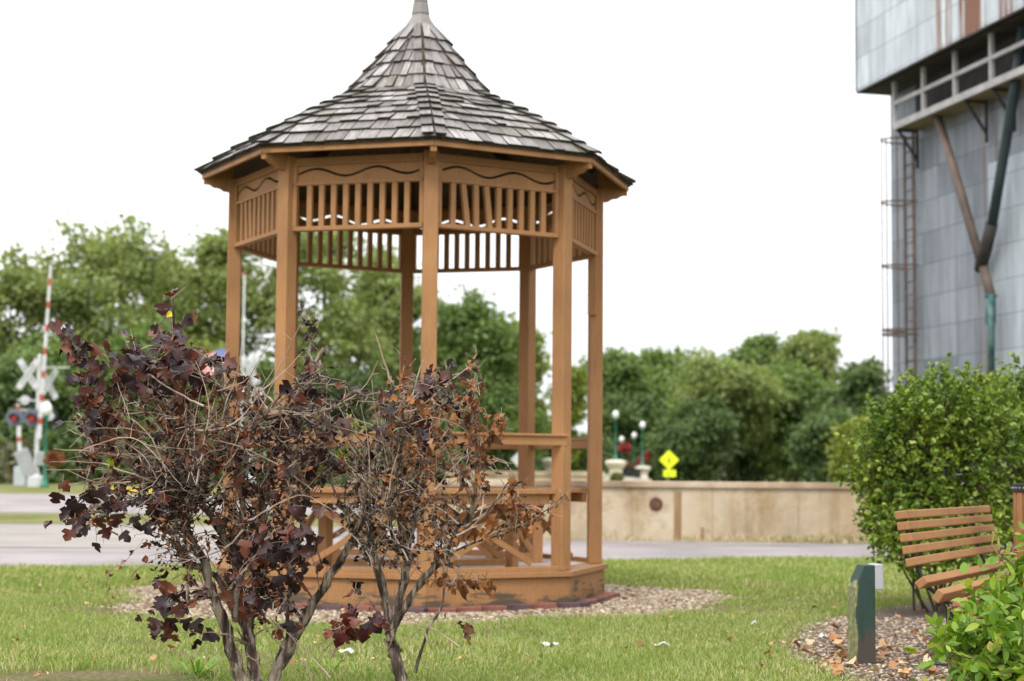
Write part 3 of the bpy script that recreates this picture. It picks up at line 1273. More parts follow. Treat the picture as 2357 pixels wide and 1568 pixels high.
z = pedestal(1088, 1057, 96, 'pale flared stone pedestal with a lamp, behind the dead shrub twigs', gz(96), .75)
lamp(1073, 927, 96, z, 'green globe lamp seen through the gazebo beside the front post')
z = pedestal(1268, 1055, 100, 'pale flared stone pedestal without a lamp, half hidden by a gazebo post', gz(100))
z = pedestal(1417, 1059, 104, 'widest pale flared pedestal carrying the tallest looking lamp, right of the gazebo', gz(104), .62)
lamp(1417, 945, 104, z, 'tallest looking green globe lamp, left of the lamps right of the gazebo')
z = pedestal(1480, 1073, 115, 'smaller pale flared pedestal nearest the yellow sign', gz(115), .5)
lamp(1479, 970, 115, z, 'green globe lamp on the pedestal nearest the yellow sign')
lamp(1460, 995, 126, .75, 'slim green globe lamp standing without pedestal between the two lamp pedestals')
lamp(1431, 1004, 134, .75, 'smallest green globe lamp, beside the flower basket next to the widest pedestal')

# flower baskets and planter
M['flower_r'] = leaf_mat('red_flowers', [(0, (.30, .02, .03)), (.7, (.50, .05, .07)), (1, (.10, .16, .04))], .6, .1)
M['flower_o'] = leaf_mat('dim_orange_flowers', [(0, (.30, .06, .03)), (.5, (.34, .12, .05)), (1, (.12, .16, .04))], .6, .1)
M['planter_g'] = leaf_mat('planter_foliage', [(0, (.10, .13, .03)), (1, (.32, .30, .08))], .6, .1)


def ball_plant(px, py, Y, rx, rz, mat, label, cat, seed, size=.14, n=260, hang=True):
    c = W(px, py, Y)
    t = thing('flower_basket' if hang else 'planter', label, cat, (c.x, c.y, c.z), 0, 'hanging flower baskets' if hang else None)
    r = np.random.default_rng(seed)
    d = rand_dirs(r, n)
    pos = d * np.array([rx, rx, rz]) * (.6 + .4 * r.random((n, 1)))
    leaves_np('flowers', pos, d + .5 * rand_dirs(r, n), rand_dirs(r, n), np.full(n, size), T_LOBED, mat, seed, parent=t)
    mb = MB()
    mb.lathe([(rx * .25, -rz * .9), (rx * .6, -rz * .5), (rx * .7, -.0)], n=10)
    mb.build('pot', M['iron'], t)
    if hang:
        mb = MB()
        mb.tube([(0, 0, 0), (0, 0, rz * 1.4), (rx * .8, 0, rz * 1.7)], .018, 5)
        mb.build('hanger', M['iron'], t)


ball_plant(1438, 1031, 128, .50, .38, M['flower_r'], 'wide red hanging flower basket beside the smallest lamp', 'flower basket', 1)
ball_plant(1498, 1045, 122, .34, .34, M['flower_r'], 'round red flower basket right of the lamps, near the yellow sign', 'flower basket', 2)
ball_plant(1477, 1064, 124, .36, .28, M['flower_r'], 'red flower basket behind the foot of the lamp nearest the sign', 'flower basket', 3)
ball_plant(1446, 1072, 126, .34, .22, M['flower_o'], 'dull orange flower basket low between the lamp pedestals', 'flower basket', 4)
ball_plant(1420, 1100, 99, .36, .26, M['planter_g'], 'olive green plant at the foot of the widest pedestal', 'plant', 5, hang=False)
ball_plant(124, 1057, 60, .28, .22, M['flower_o'], 'dim reddish flower basket on the green lamp by the railway signal', 'flower basket', 6)

# yellow crossing sign with its small plaque
M['sign_y'] = flat('fluorescent_yellow_sign', (.78, .92, .02), .45)
M['sign_b'] = flat('black_sign_print', (.015, .015, .015), .5)
M['white'] = flat('white_paint', (.55, .565, .57), .5)
M['grey_metal'] = flat('galvanised_grey', (.34, .36, .37), .5, .3)
SY = 90.0
c = W(1540, 1059, SY)
sg = thing('warning_sign', 'bright yellow diamond warning sign with small yellow plaque below, above the beige wall', 'road sign', (c.x, SY, gz(SY)))
zc = c.z - gz(SY)
mb = MB()
h = .37
mb.box((0, 0, zc), 2 * h, .02, 2 * h, Vector((1, 0, 1)).normalized(), (0, 1, 0), Vector((-1, 0, 1)).normalized())
mb.build('diamond', M['sign_y'], sg, bevel=.01)
mb = MB()      # walking figure
for a, b, w in (((0, .06), (0, -.05), .075), ((0, -.05), (.06, -.20), .035), ((0, -.05), (-.05, -.20), .035), ((.01, .05), (.09, -.02), .03), ((-.01, .05), (-.07, -.03), .03)):
    mb.beam((a[0], -.015, zc + a[1]), (b[0], -.015, zc + b[1]), .008, w, side=(0, 1, 0))
mb.lathe([(.001, -.04), (.03, -.03), (.042, 0), (.03, .03), (.001, .04)], (0, -.016, zc + .125), 10)
mb.build('symbol', M['sign_b'], sg)
mb = MB()
pc = W(1541, 1090, SY)
zp = pc.z - gz(SY)
mb.box((.03, 0, zp), .66, .02, .36)
mb.build('plaque', M['sign_y'], sg, bevel=.01)
mb = MB()
mb.beam((.10, -.015, zp + .09), (-.06, -.015, zp - .08), .008, .03, side=(0, 1, 0))
mb.beam((-.07, -.015, zp + .0), (-.07, -.015, zp - .09), .008, .03, side=(0, 1, 0))
mb.beam((-.06, -.015, zp - .085), (.03, -.015, zp - .085), .008, .03, side=(0, 1, 0))
mb.build('arrow', M['sign_b'], sg)
mb = MB()
mb.box((-.08, .04, zc / 2), .06, .04, zc + .2)
mb.build('post', M['grey_metal'], sg)
# white back of another diamond sign seen through the gazebo
c = W(1200, 1058, 90)
sg = thing('road_sign', 'whitish diamond sign seen from behind between the rear gazebo posts', 'road sign', (c.x, 90, gz(90)))
zc = c.z - gz(90)
mb = MB()
mb.box((0, 0, zc), .80, .02, .80, Vector((1, 0, 1)).normalized(), (0, 1, 0), Vector((-1, 0, 1)).normalized())
mb.build('diamond', M['white'], sg)
mb = MB()
mb.box((-.25, 0, zc - .80), .5, .02, .34)
mb.build('plaque', M['white'], sg)
mb = MB()
mb.box((0, .04, zc / 2), .06, .04, zc)
mb.build('post', M['grey_metal'], sg)

# ---------------------------------------------------------------- railway crossing signals
M['red'] = flat('red_stripe', (.40, .07, .045), .5)
M['redlens'] = flat('unlit_red_lens', (.40, .025, .022), .2)
M['black'] = flat('black_hood', (.02, .022, .028), .5)
M['disc'] = flat('grey_black_backing', (.12, .145, .185), .5)
SG = 62.0


def crossbuck(parent, c, yaw=0.0, L=1.25):
    bk = MB()
    ax = Vector((math.cos(yaw), math.sin(yaw), 0))
    nn = Vector((-math.sin(yaw), math.cos(yaw), 0))
    ang = R_(58)
    for i, sg_ in enumerate((-1, 1)):
        d = ax * math.cos(ang) * sg_ + ZV * math.sin(ang)
        bk.beam(Vector(c) - d * L / 2 - nn * (.022 * i), Vector(c) + d * L / 2 - nn * (.022 * i), .02, .225, side=nn)
    o = bk.build('crossbuck', M['white'], parent, bevel=.01)
    # lettering across the blades
    for txt, sg_, off in (('RAILROAD', 1, .036), ('CROSSING', -1, .014)):
        cu = bpy.data.curves.new('lettering', 'FONT')
        cu.body = txt
        cu.size = .155
        cu.align_x = 'CENTER'
        cu.align_y = 'CENTER'
        cu.space_character = 1.15
        cu.materials.append(M['sign_b'])
        d = ax * math.cos(ang) * sg_ + ZV * math.sin(ang)
        if sg_ < 0:
            d = -d
        up = (-nn).cross(d).normalized()
        mt = Matrix((d, up, -nn)).transposed().to_4x4()
        mt.translation = Vector(c) - nn * (off + .002)
        e0 = bpy.data.objects.new('lettering_source', cu)
        scene.collection.objects.link(e0)
        bpy.context.view_layer.update()
        me_ = bpy.data.meshes.new_from_object(e0.evaluated_get(bpy.context.evaluated_depsgraph_get()))
        bpy.data.objects.remove(e0)
        e = bpy.data.objects.new('lettering', me_)
        scene.collection.objects.link(e)
        e.parent = o
        e.matrix_local = mt
    return o


def sig_light(parent, c, r=.30, face=-1):
    mb = MB()
    mb.tube([c, Vector(c) + Vector((0, .03, 0))], r, 20)
    o = mb.build('signal_light', M['disc'] if face < 0 else M['black'], parent)
    mb = MB()
    mb.tube([Vector(c) + Vector((0, -.14 if face < 0 else .0, 0)), Vector(c) + Vector((0, .20, 0)) - Vector((0, 0 if face < 0 else .4, 0))], [.15, .17], 14)
    mb.build('housing', M['black'] if face < 0 else M['white'], o)
    if face < 0:
        mb = MB()
        mb.tube([Vector(c) + Vector((0, -.16, -.02)), Vector(c) + Vector((0, -.141, -.02))], .125, 14)
        mb.build('lens', M['redlens'], o)
        mb = MB()      # visor over the lens
        for i in range(9):
            a = R_(-10 + i * 200 / 8)
            p = Vector(c) + Vector((math.cos(a) * .15, -.2, math.sin(a) * .15))
            mb.box(p, .055, .16, .015, (-math.sin(a), 0, math.cos(a)), (0, 1, 0), (math.cos(a), 0, math.sin(a)))
        mb.build('visor', M['black'], o)
    return o


def VL(px, py, base, Y=None):
    return W(px, py, SG if Y is None else Y) - Vector(base)


b = W(82, 1128, SG)
b.z = gz(SG)
sig = thing('crossing_signal', 'white railway crossing signal with crossbuck signs, red lights and raised striped gate arm', 'railway signal', b)
mb = MB()
top = VL(86, 820, b)
mb.lathe([(.30, 0), (.30, .35), (.14, .42), (.10, .6), (.085, 1.0), (.075, top.z), (.02, top.z + .08)], n=12)
mb.build('mast', M['white'], sig, smooth=False)
crossbuck(sig, VL(67, 862, b) + Vector((0, -.12, 0)), .12)
crossbuck(sig, VL(107, 884, b) + Vector((0, .25, 0)), -.25)
for px, py, f in ((38, 962, -1), (78, 962, -1), (57, 921, 1), (113, 958, 1)):
    sig_light(sig, VL(px, py, b) + Vector((0, -.2 if f < 0 else .2, 0)), .33 if f < 0 else .26, f)
mb = MB()
for py in (921, 944):
    mb.beam(VL(40, py, b), VL(115, py + 2, b), .05, .05)
mb.beam(VL(84, 846, b), VL(160, 846, b), .05, .05)
mb.build('cross_arm', M['white'], sig)


def gate_arm(parent, A, B, n, w0, w1, first=0):
    wh = MB()
    for i in range(n):
        p, q = A.lerp(B, i / n), A.lerp(B, (i + 1) / n)
        w = w0 + (w1 - w0) * (i + .5) / n
        p2 = p.lerp(q, (.20 if i % 2 == first else 0))
        q2 = q.lerp(p, (.20 if i % 2 == first else 0))
        if i % 2 == first:
            wh.beam(p, p2, .05, w, side=(0, 1, 0), mi=0)
            wh.beam(q2, q, .05, w, side=(0, 1, 0), mi=0)
        wh.beam(p2, q2, .05, w, side=(0, 1, 0), mi=(1 if (i % 2 == first) else 0))
    return wh.build('gate_arm', [M['white'], M['red']], parent)


gate_arm(sig, VL(96, 1010, b) + Vector((0, -.35, 0)), VL(123, 612, b) + Vector((0, -.35, 0)), 15, .16, .085, 1)
mb = MB()
mb.box(VL(60, 1072, b) + Vector((0, 0, .1)), .5, .3, 1.0, Vector((1, 0, .5)).normalized(), (0, 1, 0), Vector((-.5, 0, 1)).normalized())
mb.build('counterweight', M['grey_metal'], sig, bevel=.03)
mb = MB()
mb.box(VL(102, 1056, b), .55, .3, .5)
mb.build('gate_motor', M['grey_metal'], sig, bevel=.03)

b2 = W(46, 1125, SG + 3)
b2.z = gz(SG + 3)
s2 = thing('gate_post', 'short white post with red bands on a grey cabinet, left of the railway signal', 'gate post', b2)
mb = MB()
mb.box((0, 0, .36), .42, .35, .72)
mb.build('cabinet', noise_mat('pale_blue_grey_cabinet', [(.40, .44, .46), (.48, .52, .54)], 3, .6), s2, bevel=.02)
gate_arm(s2, Vector((.02, -.1, .7)), VL(41, 930, b2, SG + 3), 8, .16, .14, 1)

t = lamp(108, 925, 60, gz(60), 'green globe lamp standing right beside the railway crossing signal')
# distant second signal behind the left gazebo post
b3 = W(578, 1100, 70)
b3.z = gz(70)
s3 = thing('crossing_signal', 'white crossbuck railway signal half hidden behind the left gazebo posts', 'railway signal', b3)
mb = MB()
tp = W(582, 812, 70) - b3
mb.lathe([(.25, 0), (.2, .4), (.08, .5), (.07, tp.z), (.02, tp.z + .05)], n=10)
mb.build('mast', M['white'], s3)
crossbuck(s3, W(577, 852, 70) - b3 + Vector((0, -.1, 0)), .25, 1.3)
for px in (558, 600):
    sig_light(s3, W(px, 903, 70) - b3 + Vector((0, -.2, 0)), .27, 1)

# flag on its pole
FY = 66.0
fb = W(553, 1110, FY)
fb.z = gz(FY)
fp = thing('flagpole', 'thin white flagpole beside the leftmost gazebo post', 'flagpole', fb)
ft = W(553, 632, FY) - fb
mb = MB()
mb.lathe([(.05, 0), (.035, 1), (.028, ft.z)], n=8)
mb.build('pole', M['white'], fp, smooth=True)
mb = MB()
mb.lathe([(.001, -.07), (.06, -.035), (.07, 0), (.06, .035), (.001, .07)], (0, 0, ft.z + .06), 10)
mb.build('ball', M['red'], fp, smooth=True)


def flag_mat():
    m, nt, p = new_mat('flag_cloth')
    uv = node(nt, 'ShaderNodeUVMap')
    sep = node(nt, 'ShaderNodeSeparateXYZ')
    nt.links.new(uv.outputs[0], sep.inputs[0])
    mul = node(nt, 'ShaderNodeMath', operation='MULTIPLY'); mul.inputs[1].default_value = 6.5
    nt.links.new(sep.outputs['Y'], mul.inputs[0])
    fr = node(nt, 'ShaderNodeMath', operation='FRACT')
    nt.links.new(mul.outputs[0], fr.inputs[0])
    st = ramp(nt, [(.0, (.62, .05, .06)), (.5, (.80, .78, .78))], fr.outputs[0])
    st.color_ramp.interpolation = 'CONSTANT'
    gx = node(nt, 'ShaderNodeMath', operation='LESS_THAN'); gx.inputs[1].default_value = .68
    gy = node(nt, 'ShaderNodeMath', operation='GREATER_THAN'); gy.inputs[1].default_value = .46
    nt.links.new(sep.outputs['X'], gx.inputs[0]); nt.links.new(sep.outputs['Y'], gy.inputs[0])
    an = node(nt, 'ShaderNodeMath', operation='MULTIPLY')
    nt.links.new(gx.outputs[0], an.inputs[0]); nt.links.new(gy.outputs[0], an.inputs[1])
    vo = node(nt, 'ShaderNodeTexVoronoi'); vo.inputs['Scale'].default_value = 18
    vo.inputs['Randomness'].default_value = 0
    nt.links.new(uv.outputs[0], vo.inputs['Vector'])
    stars = ramp(nt, [(.0, (.8, .8, .8)), (.22, (.05, .09, .33))], vo.outputs['Distance'])
    stars.color_ramp.interpolation = 'CONSTANT'
    nt.links.new(mixc(nt, an.outputs[0], st.outputs[0], stars.outputs[0]), p.inputs['Base Color'])
    p.inputs['Roughness'].default_value = .8
    return m


NX, NZ = 24, 12
vs, fs, uvs = [], [], []
Wf, Hf = 1.45, .92
for i in range(NX + 1):
    for j in range(NZ + 1):
        u, v = i / NX, j / NZ
        vs.append((-u * Wf, .10 * math.sin(u * 9 + v * 2) * u, -(1 - v) * Hf - .34 * u * u - .04 * math.sin(u * 8)))
        uvs.append((u, v))
for i in range(NX):
    for j in range(NZ):
        a = i * (NZ + 1) + j
        fs.append((a, a + NZ + 1, a + NZ + 2, a + 1))
me = bpy.data.meshes.new('flag')
me.from_pydata(vs, [], fs)
ul = me.uv_layers.new(name='UVMap')
for l in me.loops:
    ul.data[l.index].uv = uvs[l.vertex_index]
me.materials.append(flag_mat())
me.polygons.foreach_set('use_smooth', [True] * len(fs))
fo = bpy.data.objects.new('flag', me)
scene.collection.objects.link(fo)
fo.location = W(552, 800, FY - .05)
tag(fo, 'striped red and white flag with blue corner flying left of the leftmost gazebo post', 'flag')

# ---------------------------------------------------------------- metal clad elevator building
def sheet_mat(name, cols, rust=.0, sx=.8, sz=.72, rcol=(.17, .065, .03)):
    m, nt, p = new_mat(name)
    tcn = node(nt, 'ShaderNodeTexCoord')
    sep = node(nt, 'ShaderNodeSeparateXYZ')
    nt.links.new(tcn.outputs['Object'], sep.inputs[0])
    cmb = node(nt, 'ShaderNodeCombineXYZ')
    nt.links.new(sep.outputs['X'], cmb.inputs['X'])
    nt.links.new(sep.outputs['Z'], cmb.inputs['Y'])
    bk = node(nt, 'ShaderNodeTexBrick')
    bk.offset = .0
    bk.inputs['Scale'].default_value = 1
    bk.inputs['Brick Width'].default_value = sx
    bk.inputs['Row Height'].default_value = sz
    bk.inputs['Mortar Size'].default_value = .010
    bk.inputs['Mortar Smooth'].default_value = .5
    bk.inputs['Bias'].default_value = .0
    bk.inputs['Color1'].default_value = (0, 0, 0, 1)
    bk.inputs['Color2'].default_value = (1, 1, 1, 1)
    bk.inputs['Mortar'].default_value = (.5, .5, .5, 1)
    nt.links.new(cmb.outputs[0], bk.inputs['Vector'])
    a = ramp(nt, [(0, cols[0]), (.5, cols[1]), (1, cols[2])], bk.outputs['Color'])
    n2 = noise(nt, 3.2, 4, mapping=(1.3, 1, .22))
    b = ramp(nt, [(.35, (.80, .80, .82)), (.65, (1.1, 1.1, 1.1))], n2.outputs['Fac'])
    col = mixc(nt, 1, a.outputs[0], b.outputs[0], 'MULTIPLY')
    mo = mixc(nt, bk.outputs['Fac'], col, tuple(c * .40 for c in cols[0]))
    col = mo
    if rust:
        n3 = noise(nt, 1.1, 5, mapping=(1.6, 1, .10), rough=.6)
        rr = ramp(nt, [(.60 - rust, (0, 0, 0)), (.68 - rust, (1, 1, 1))], n3.outputs['Fac'])
        sepx = node(nt, 'ShaderNodeMapRange')
        sepx.inputs['From Min'].default_value = -3.6
        sepx.inputs['From Max'].default_value = -4.4
        nt.links.new(sep.outputs['X'], sepx.inputs['Value'])
        mm = node(nt, 'ShaderNodeMath', operation='MULTIPLY')
        nt.links.new(rr.outputs[0], mm.inputs[0]); nt.links.new(sepx.outputs[0], mm.inputs[1])
        col = mixc(nt, mm.outputs[0], col, rcol)
    nt.links.new(col, p.inputs['Base Color'])
    p.inputs['Roughness'].default_value = .5
    p.inputs['Metallic'].default_value = .15
    p.inputs['Specular IOR Level'].default_value = .4
    # corrugation
    wv = node(nt, 'ShaderNodeTexWave')
    wv.inputs['Scale'].default_value = 3.4
    nt.links.new(cmb.outputs[0], wv.inputs['Vector'])
    bump(nt, p, wv.outputs['Fac'], .25, .02)
    return m


# local frame: x along the wall away from the viewer is +, so the visible end is at x = 0 and x < 0 comes nearer; -y faces left/outwards
WD = Vector((-.23, 1, 0)).normalized()
far_end = W(2054, 800, 40.0)
bang = math.atan2(WD.y, WD.x)
bld = thing('grain_elevator', 'tall grey sheet metal grain elevator with overhanging upper storey at the right edge', 'building', (far_end.x, far_end.y, 0), bang)
# +x local = WD ; +y local = left of WD (towards the camera's left); outward face = +y
M['sheet'] = sheet_mat('galvanised_sheet', [(.150, .170, .205), (.200, .222, .262), (.255, .28, .322)], rust=.05, rcol=(.13, .085, .07))
M['sheet_l'] = sheet_mat('bright_sheet', [(.34, .375, .42), (.375, .415, .465), (.41, .455, .51)])
M['sheet_box'] = sheet_mat('upper_sheet', [(.42, .46, .495), (.48, .525, .565), (.54, .59, .63)], rust=.12)
M['dim'] = noise_mat('dark_steel_painted_shade', [(.022, .020, .022), (.055, .05, .05)], 2, .8)  # dark steel; on the soffit the overhang's shade is put into this colour
mb = MB()
mb.box((-10, -4, 5.3), 20, 8, 10.6)
mb.build('wall', M['sheet'], bld)
mb = MB()


def on_wall(px, py, off=.0):
    """local point on the wall face (offset outwards) under a pixel"""
    d = CAMROT @ Vector((px - 1178.5, -(py - 784.0), -FV))
    nrm = Vector((-WD.y, WD.x, 0))
    base = Vector((far_end.x, far_end.y, 0)) + nrm * off
    o0 = Vector((0, 0, EYE))
    k = (base - o0).dot(nrm) / d.dot(nrm)
    p = o0 + d * k - Vector((far_end.x, far_end.y, 0))
    return Vector((p.dot(WD), off, p.z))


xb = on_wall(2282, 700).x
ztop = on_wall(2300, 370).z
mb.box(((xb - 20) / 2, .0, ztop / 2), 20 + xb, .06, ztop)
mb.build('bright_cladding', M['sheet_l'], bld)
# upper storey
cb = on_wall(1972, 211, .9)
mb = MB()
zb_ = cb.z
mb.box((cb.x - 12, -3.55, zb_ + 3), 24, 8.9, 6)
mb.build('upper_storey', M['sheet_box'], bld)
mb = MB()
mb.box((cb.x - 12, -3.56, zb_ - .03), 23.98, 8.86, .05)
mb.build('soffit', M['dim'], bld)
mb = MB()
mb.box((cb.x - 12, .86, zb_ - .03), 24, .10, .05)
mb.box((cb.x + .012, .88, zb_ + 3), .02, .09, 6)
mb.build('edge_trim', M['dim'], bld)
# gallery under the overhang
g0 = on_wall(2058, 292, .62)
gx, gzb = g0.x, g0.z
mb = MB()
gx1 = gx - 14
mb.box(((gx + gx1) / 2, .30, gzb - .03), gx - gx1, .60, .05)
mb.build('gallery_floor', noise_mat('weathered_planks', [(.16, .12, .085), (.26, .20, .15)], 3, .85, mapping=(.3, 6, 1)), bld)
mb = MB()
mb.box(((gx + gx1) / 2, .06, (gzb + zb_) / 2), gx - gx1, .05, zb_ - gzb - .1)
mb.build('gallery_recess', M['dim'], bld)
mb = MB()
zm = (gzb + zb_) / 2 - .02
mb.box(((gx + gx1) / 2, .62, gzb - .0), gx - gx1, .06, .15)
mb.box(((gx + gx1) / 2, .62, zm), gx - gx1, .05, .09)
xsg = [gx] + [on_wall(px, 200, .62).x for px in (2124, 2197, 2281)]
stepx = xsg[-1] - xsg[-2]
while xsg[-1] > gx1:
    xsg.append(xsg[-1] + stepx)
for x in xsg:
    mb.box((x, .60, (gzb + zb_) / 2), .10, .08, zb_ - gzb)
mb.build('gallery_frame', noise_mat('pale_angle_iron', [(.26, .25, .26), (.40, .39, .40)], 3, .6), bld)
for px in (2115, 2275, 2340):
    mb = MB()
    x = on_wall(px, 330, .05).x
    mb.beam((x, .10, gzb - .75), (x, .55, gzb - .10), .05, .05)
    mb.beam((x, .09, gzb - .95), (x, .09, gzb - .05), .06, .05)
    mb.beam((x, .1, gzb - .10), (x, .6, gzb - .10), .05, .05)
    mb.build('bracket', M['dim'], bld)
# ladder with its safety hoops
mb = MB()
xlad = on_wall(2100, 600, .12).x
for dx in (-.22, .22):
    mb.beam((xlad + dx, .18, .5), (xlad + dx, .18, gzb - .1), .05, .05)
z = .6
while z < gzb - .2:
    mb.beam((xlad - .22, .18, z), (xlad + .22, .18, z), .03, .03)
    z += .30
M['ladder'] = noise_mat('rusty_ladder', [(.05, .045, .04), (.16, .10, .07)], 6, .85)
mb.build('ladder', M['ladder'], bld)
mb = MB()
for py in (465, 612, 760, 770, 320):
    zz = on_wall(2080, py, .4).z
    pts = []
    for i in range(13):
        a = PI * i / 12
        pts.append((xlad + .36 * math.cos(a), .16 + .70 * math.sin(a), zz))
    mb.tube(pts, .022, 5)
for a in (R_(40), R_(90), R_(140)):
    mb.beam((xlad + .36 * math.cos(a), .16 + .70 * math.sin(a), 2.6), (xlad + .36 * math.cos(a), .16 + .70 * math.sin(a), gzb - .2), .006 if a > 1.4 and a < 1.7 else .012, .03)
mb.build('ladder_cage', M['ladder'], bld)
# spouts
M['pipe_brown'] = noise_mat('rusty_brown_spout', [(.07, .055, .05), (.17, .125, .105)], 3, .7, mapping=(1, 1, .4))
M['pipe_teal'] = noise_mat('faded_teal_spout', [(.016, .026, .030), (.038, .058, .064)], 3, .6, mapping=(1, 1, .4))
mb = MB()
mb.tube([on_wall(2152, 250, .35), on_wall(2205, 420, .3), on_wall(2262, 617, .25)], .095, 12)
mb.build('spout', M['pipe_brown'], bld, smooth=True)
mb = MB()
mb.tube([on_wall(2356, 60, .45), on_wall(2330, 240, .42), on_wall(2303, 400, .36), on_wall(2283, 520, .32)], .105, 12)
mb.build('spout', M['pipe_teal'], bld, smooth=True)
mb = MB()
mb.tube([on_wall(2283, 515, .32), on_wall(2270, 570, .3), on_wall(2256, 622, .25)], .13, 12)
mb.build('spout_joint', M['dim'], bld, smooth=True)
mb = MB()
mb.tube([on_wall(2262, 610, .25), on_wall(2282, 685, .22)], .10, 12)
mb.tube([on_wall(2280, 740, .22), on_wall(2280, 960, .22)], .09, 12)
mb.build('spout', M['pipe_brown'], bld, smooth=True)
mb = MB()
mb.tube([on_wall(2281, 680, .22), on_wall(2281, 745, .22)], .10, 12)
mb.tube([on_wall(2281, 678, .22), on_wall(2281, 684, .22)], .13, 12)
mb.tube([on_wall(2281, 680, .26), on_wall(2282, 860, .26)], .065, 12)
mb.build('spout_sleeve', noise_mat('teal_patina_sleeve', [(.02, .07, .085), (.10, .20, .17)], 5, .5), bld, smooth=True)

# ---------------------------------------------------------------- trees
M['bark'] = noise_mat('tree_bark', [(.045, .036, .028), (.11, .09, .07)], 4, .9, mapping=(4, 4, 1))
TM = {
    'cotton': leaf_mat('airy_green_leaves', [(0, (.12, .175, .055)), (.5, (.205, .275, .09)), (1, (.35, .40, .17))], .5, .45, patch=(.30, .33, .12), patch_scale=.30),
    'mid': leaf_mat('mid_green_leaves', [(0, (.080, .135, .040)), (.5, (.135, .210, .062)), (1, (.24, .32, .105))], .5, .40, patch=(.18, .25, .07), patch_scale=.3),
    'dark': leaf_mat('dark_green_leaves', [(0, (.060, .100, .038)), (.5, (.105, .165, .060)), (1, (.18, .25, .09))], .55, .38, patch=(.13, .175, .06), patch_scale=.3),
    'yellow': leaf_mat('yellow_green_leaves', [(0, (.12, .17, .03)), (.5, (.20, .25, .045)), (1, (.33, .34, .07))], .5, .38),
    'olive': leaf_mat('olive_leaves', [(0, (.08, .085, .04)), (1, (.17, .165, .08))], .6, .2),
}


def tree(px, top, Y, half_px, mat, label, seed, dens=1.0, bottom=1060, nlobe=16, leaf=.30, name='tree', airy=.0, group='trees beyond the road', lobe=1.0):
    r = np.random.default_rng(seed)
    c = W(px, top, Y)
    zt = c.z
    zbot = W(px, bottom, Y).z
    g0 = gz(Y)
    rx = half_px / FV * Y
    H = zt - zbot
    t = thing(name, label, 'tree', (c.x, Y, g0), 0, group)
    cz = (zt + zbot) / 2 - g0
    lobes = []
    for i in range(nlobe):
        # spread lobes over an ellipsoid volume, wider in the middle
        v = r.random()
        zz = -1 + 2 * (i + r.random()) / nlobe
        w = math.sqrt(max(.05, 1 - (zz * .85 - .05) ** 2))
        a = r.random() * 2 * PI
        rr = w * (r.random() ** .5)
        s = (.26 + .20 * r.random()) * lobe
        L = np.array([math.cos(a) * rr * rx * .78, math.sin(a) * rr * rx * .78, cz + zz * H / 2 * (1 - s * .55)])
        lobes.append((L, np.array([rx * s * 1.15, rx * s * 1.15, min(H * .5, rx) * s * .95])))
    lobes.append((np.array([0.1 * rx, 0, zt - g0 - H * .13]), np.array([rx * .30, rx * .30, H * .13])))
    for i in range(7 if airy else 4):          # leaders poking out of the crown
        a = r.random() * 2 * PI
        q = (.15 + .75 * r.random())
        zz = zt - g0 - H * (.08 + .5 * q ** 1.8)
        lobes.append((np.array([math.cos(a) * q * rx * .8, math.sin(a) * q * rx * .8, zz]), np.array([rx * .13, rx * .13, H * (.07 + .06 * r.random())])))
    P = []
    A = []
    sig = .055 * rx + .16
    for L, s in lobes:
        ns = max(5, int((13 if airy else 19) * dens))
        d = rand_dirs(r, ns)
        d[:, 2] = d[:, 2] * .9 + .18
        q = (.45 + .65 * r.random((ns, 1)) ** .7)
        wob = 1 + .30 * np.sin(d[:, 0:1] * 5 + seed) * np.cos(d[:, 2:3] * 6 + L[0])
        sc = L + d * s * q * wob
        if airy:
            k = (np.sin(sc[:, 0] * 1.7 + sc[:, 2] * 1.3) + np.sin(sc[:, 2] * 2.1 - sc[:, 1] * 1.5 + seed)) > -2 + airy * 5.2
            sc, d = sc[k], d[k]
        m = 34
        off = r.standard_normal((len(sc), m, 3)) * np.array([sig, sig, sig * .62]) * (.6 + .8 * r.random((len(sc), 1, 1)))
        p = (sc[:, None] + off).reshape(-1, 3)
        P.append(p)
        A.append(np.repeat(d, m, 0) * .4 + off.reshape(-1, 3) * .8)
    P = np.concatenate(P)
    A = np.concatenate(A)
    n = len(P)
    leaves_np('crown', P, A + rand_dirs(r, n), A + np.array([0, 0, .5]) + .9 * rand_dirs(r, n), leaf * .92 * (.6 + .8 * r.random(n)), T_QUAD, TM[mat], seed, parent=t, narrow=1.25)
    tr = MB()
    hz = cz
    tr.tube([(0, 0, -.2), (.04 * rx, 0, hz * .3), (0, .03 * rx, hz * .7), (.03 * rx, 0, hz * 1.15), (0, 0, hz * 1.5)], [rx * .065, rx * .05, rx * .042, rx * .026, rx * .008], 8)
    for L, s in lobes[:min(14, nlobe)]:
        z0 = hz * (.35 + .5 * r.random())
        z0 = min(z0, L[2] * .9)
        m = Vector((L[0] * .5, L[1] * .5, (z0 + L[2]) / 2 + .05 * H))
        tr.tube([(0, 0, z0), m, Vector(L), Vector(L) + Vector((L[0] * .25, L[1] * .25, s[2] * .6))], [rx * .028, rx * .018, rx * .010, rx * .003], 5)
    tr.build('trunk', M['bark'], t)
    return t


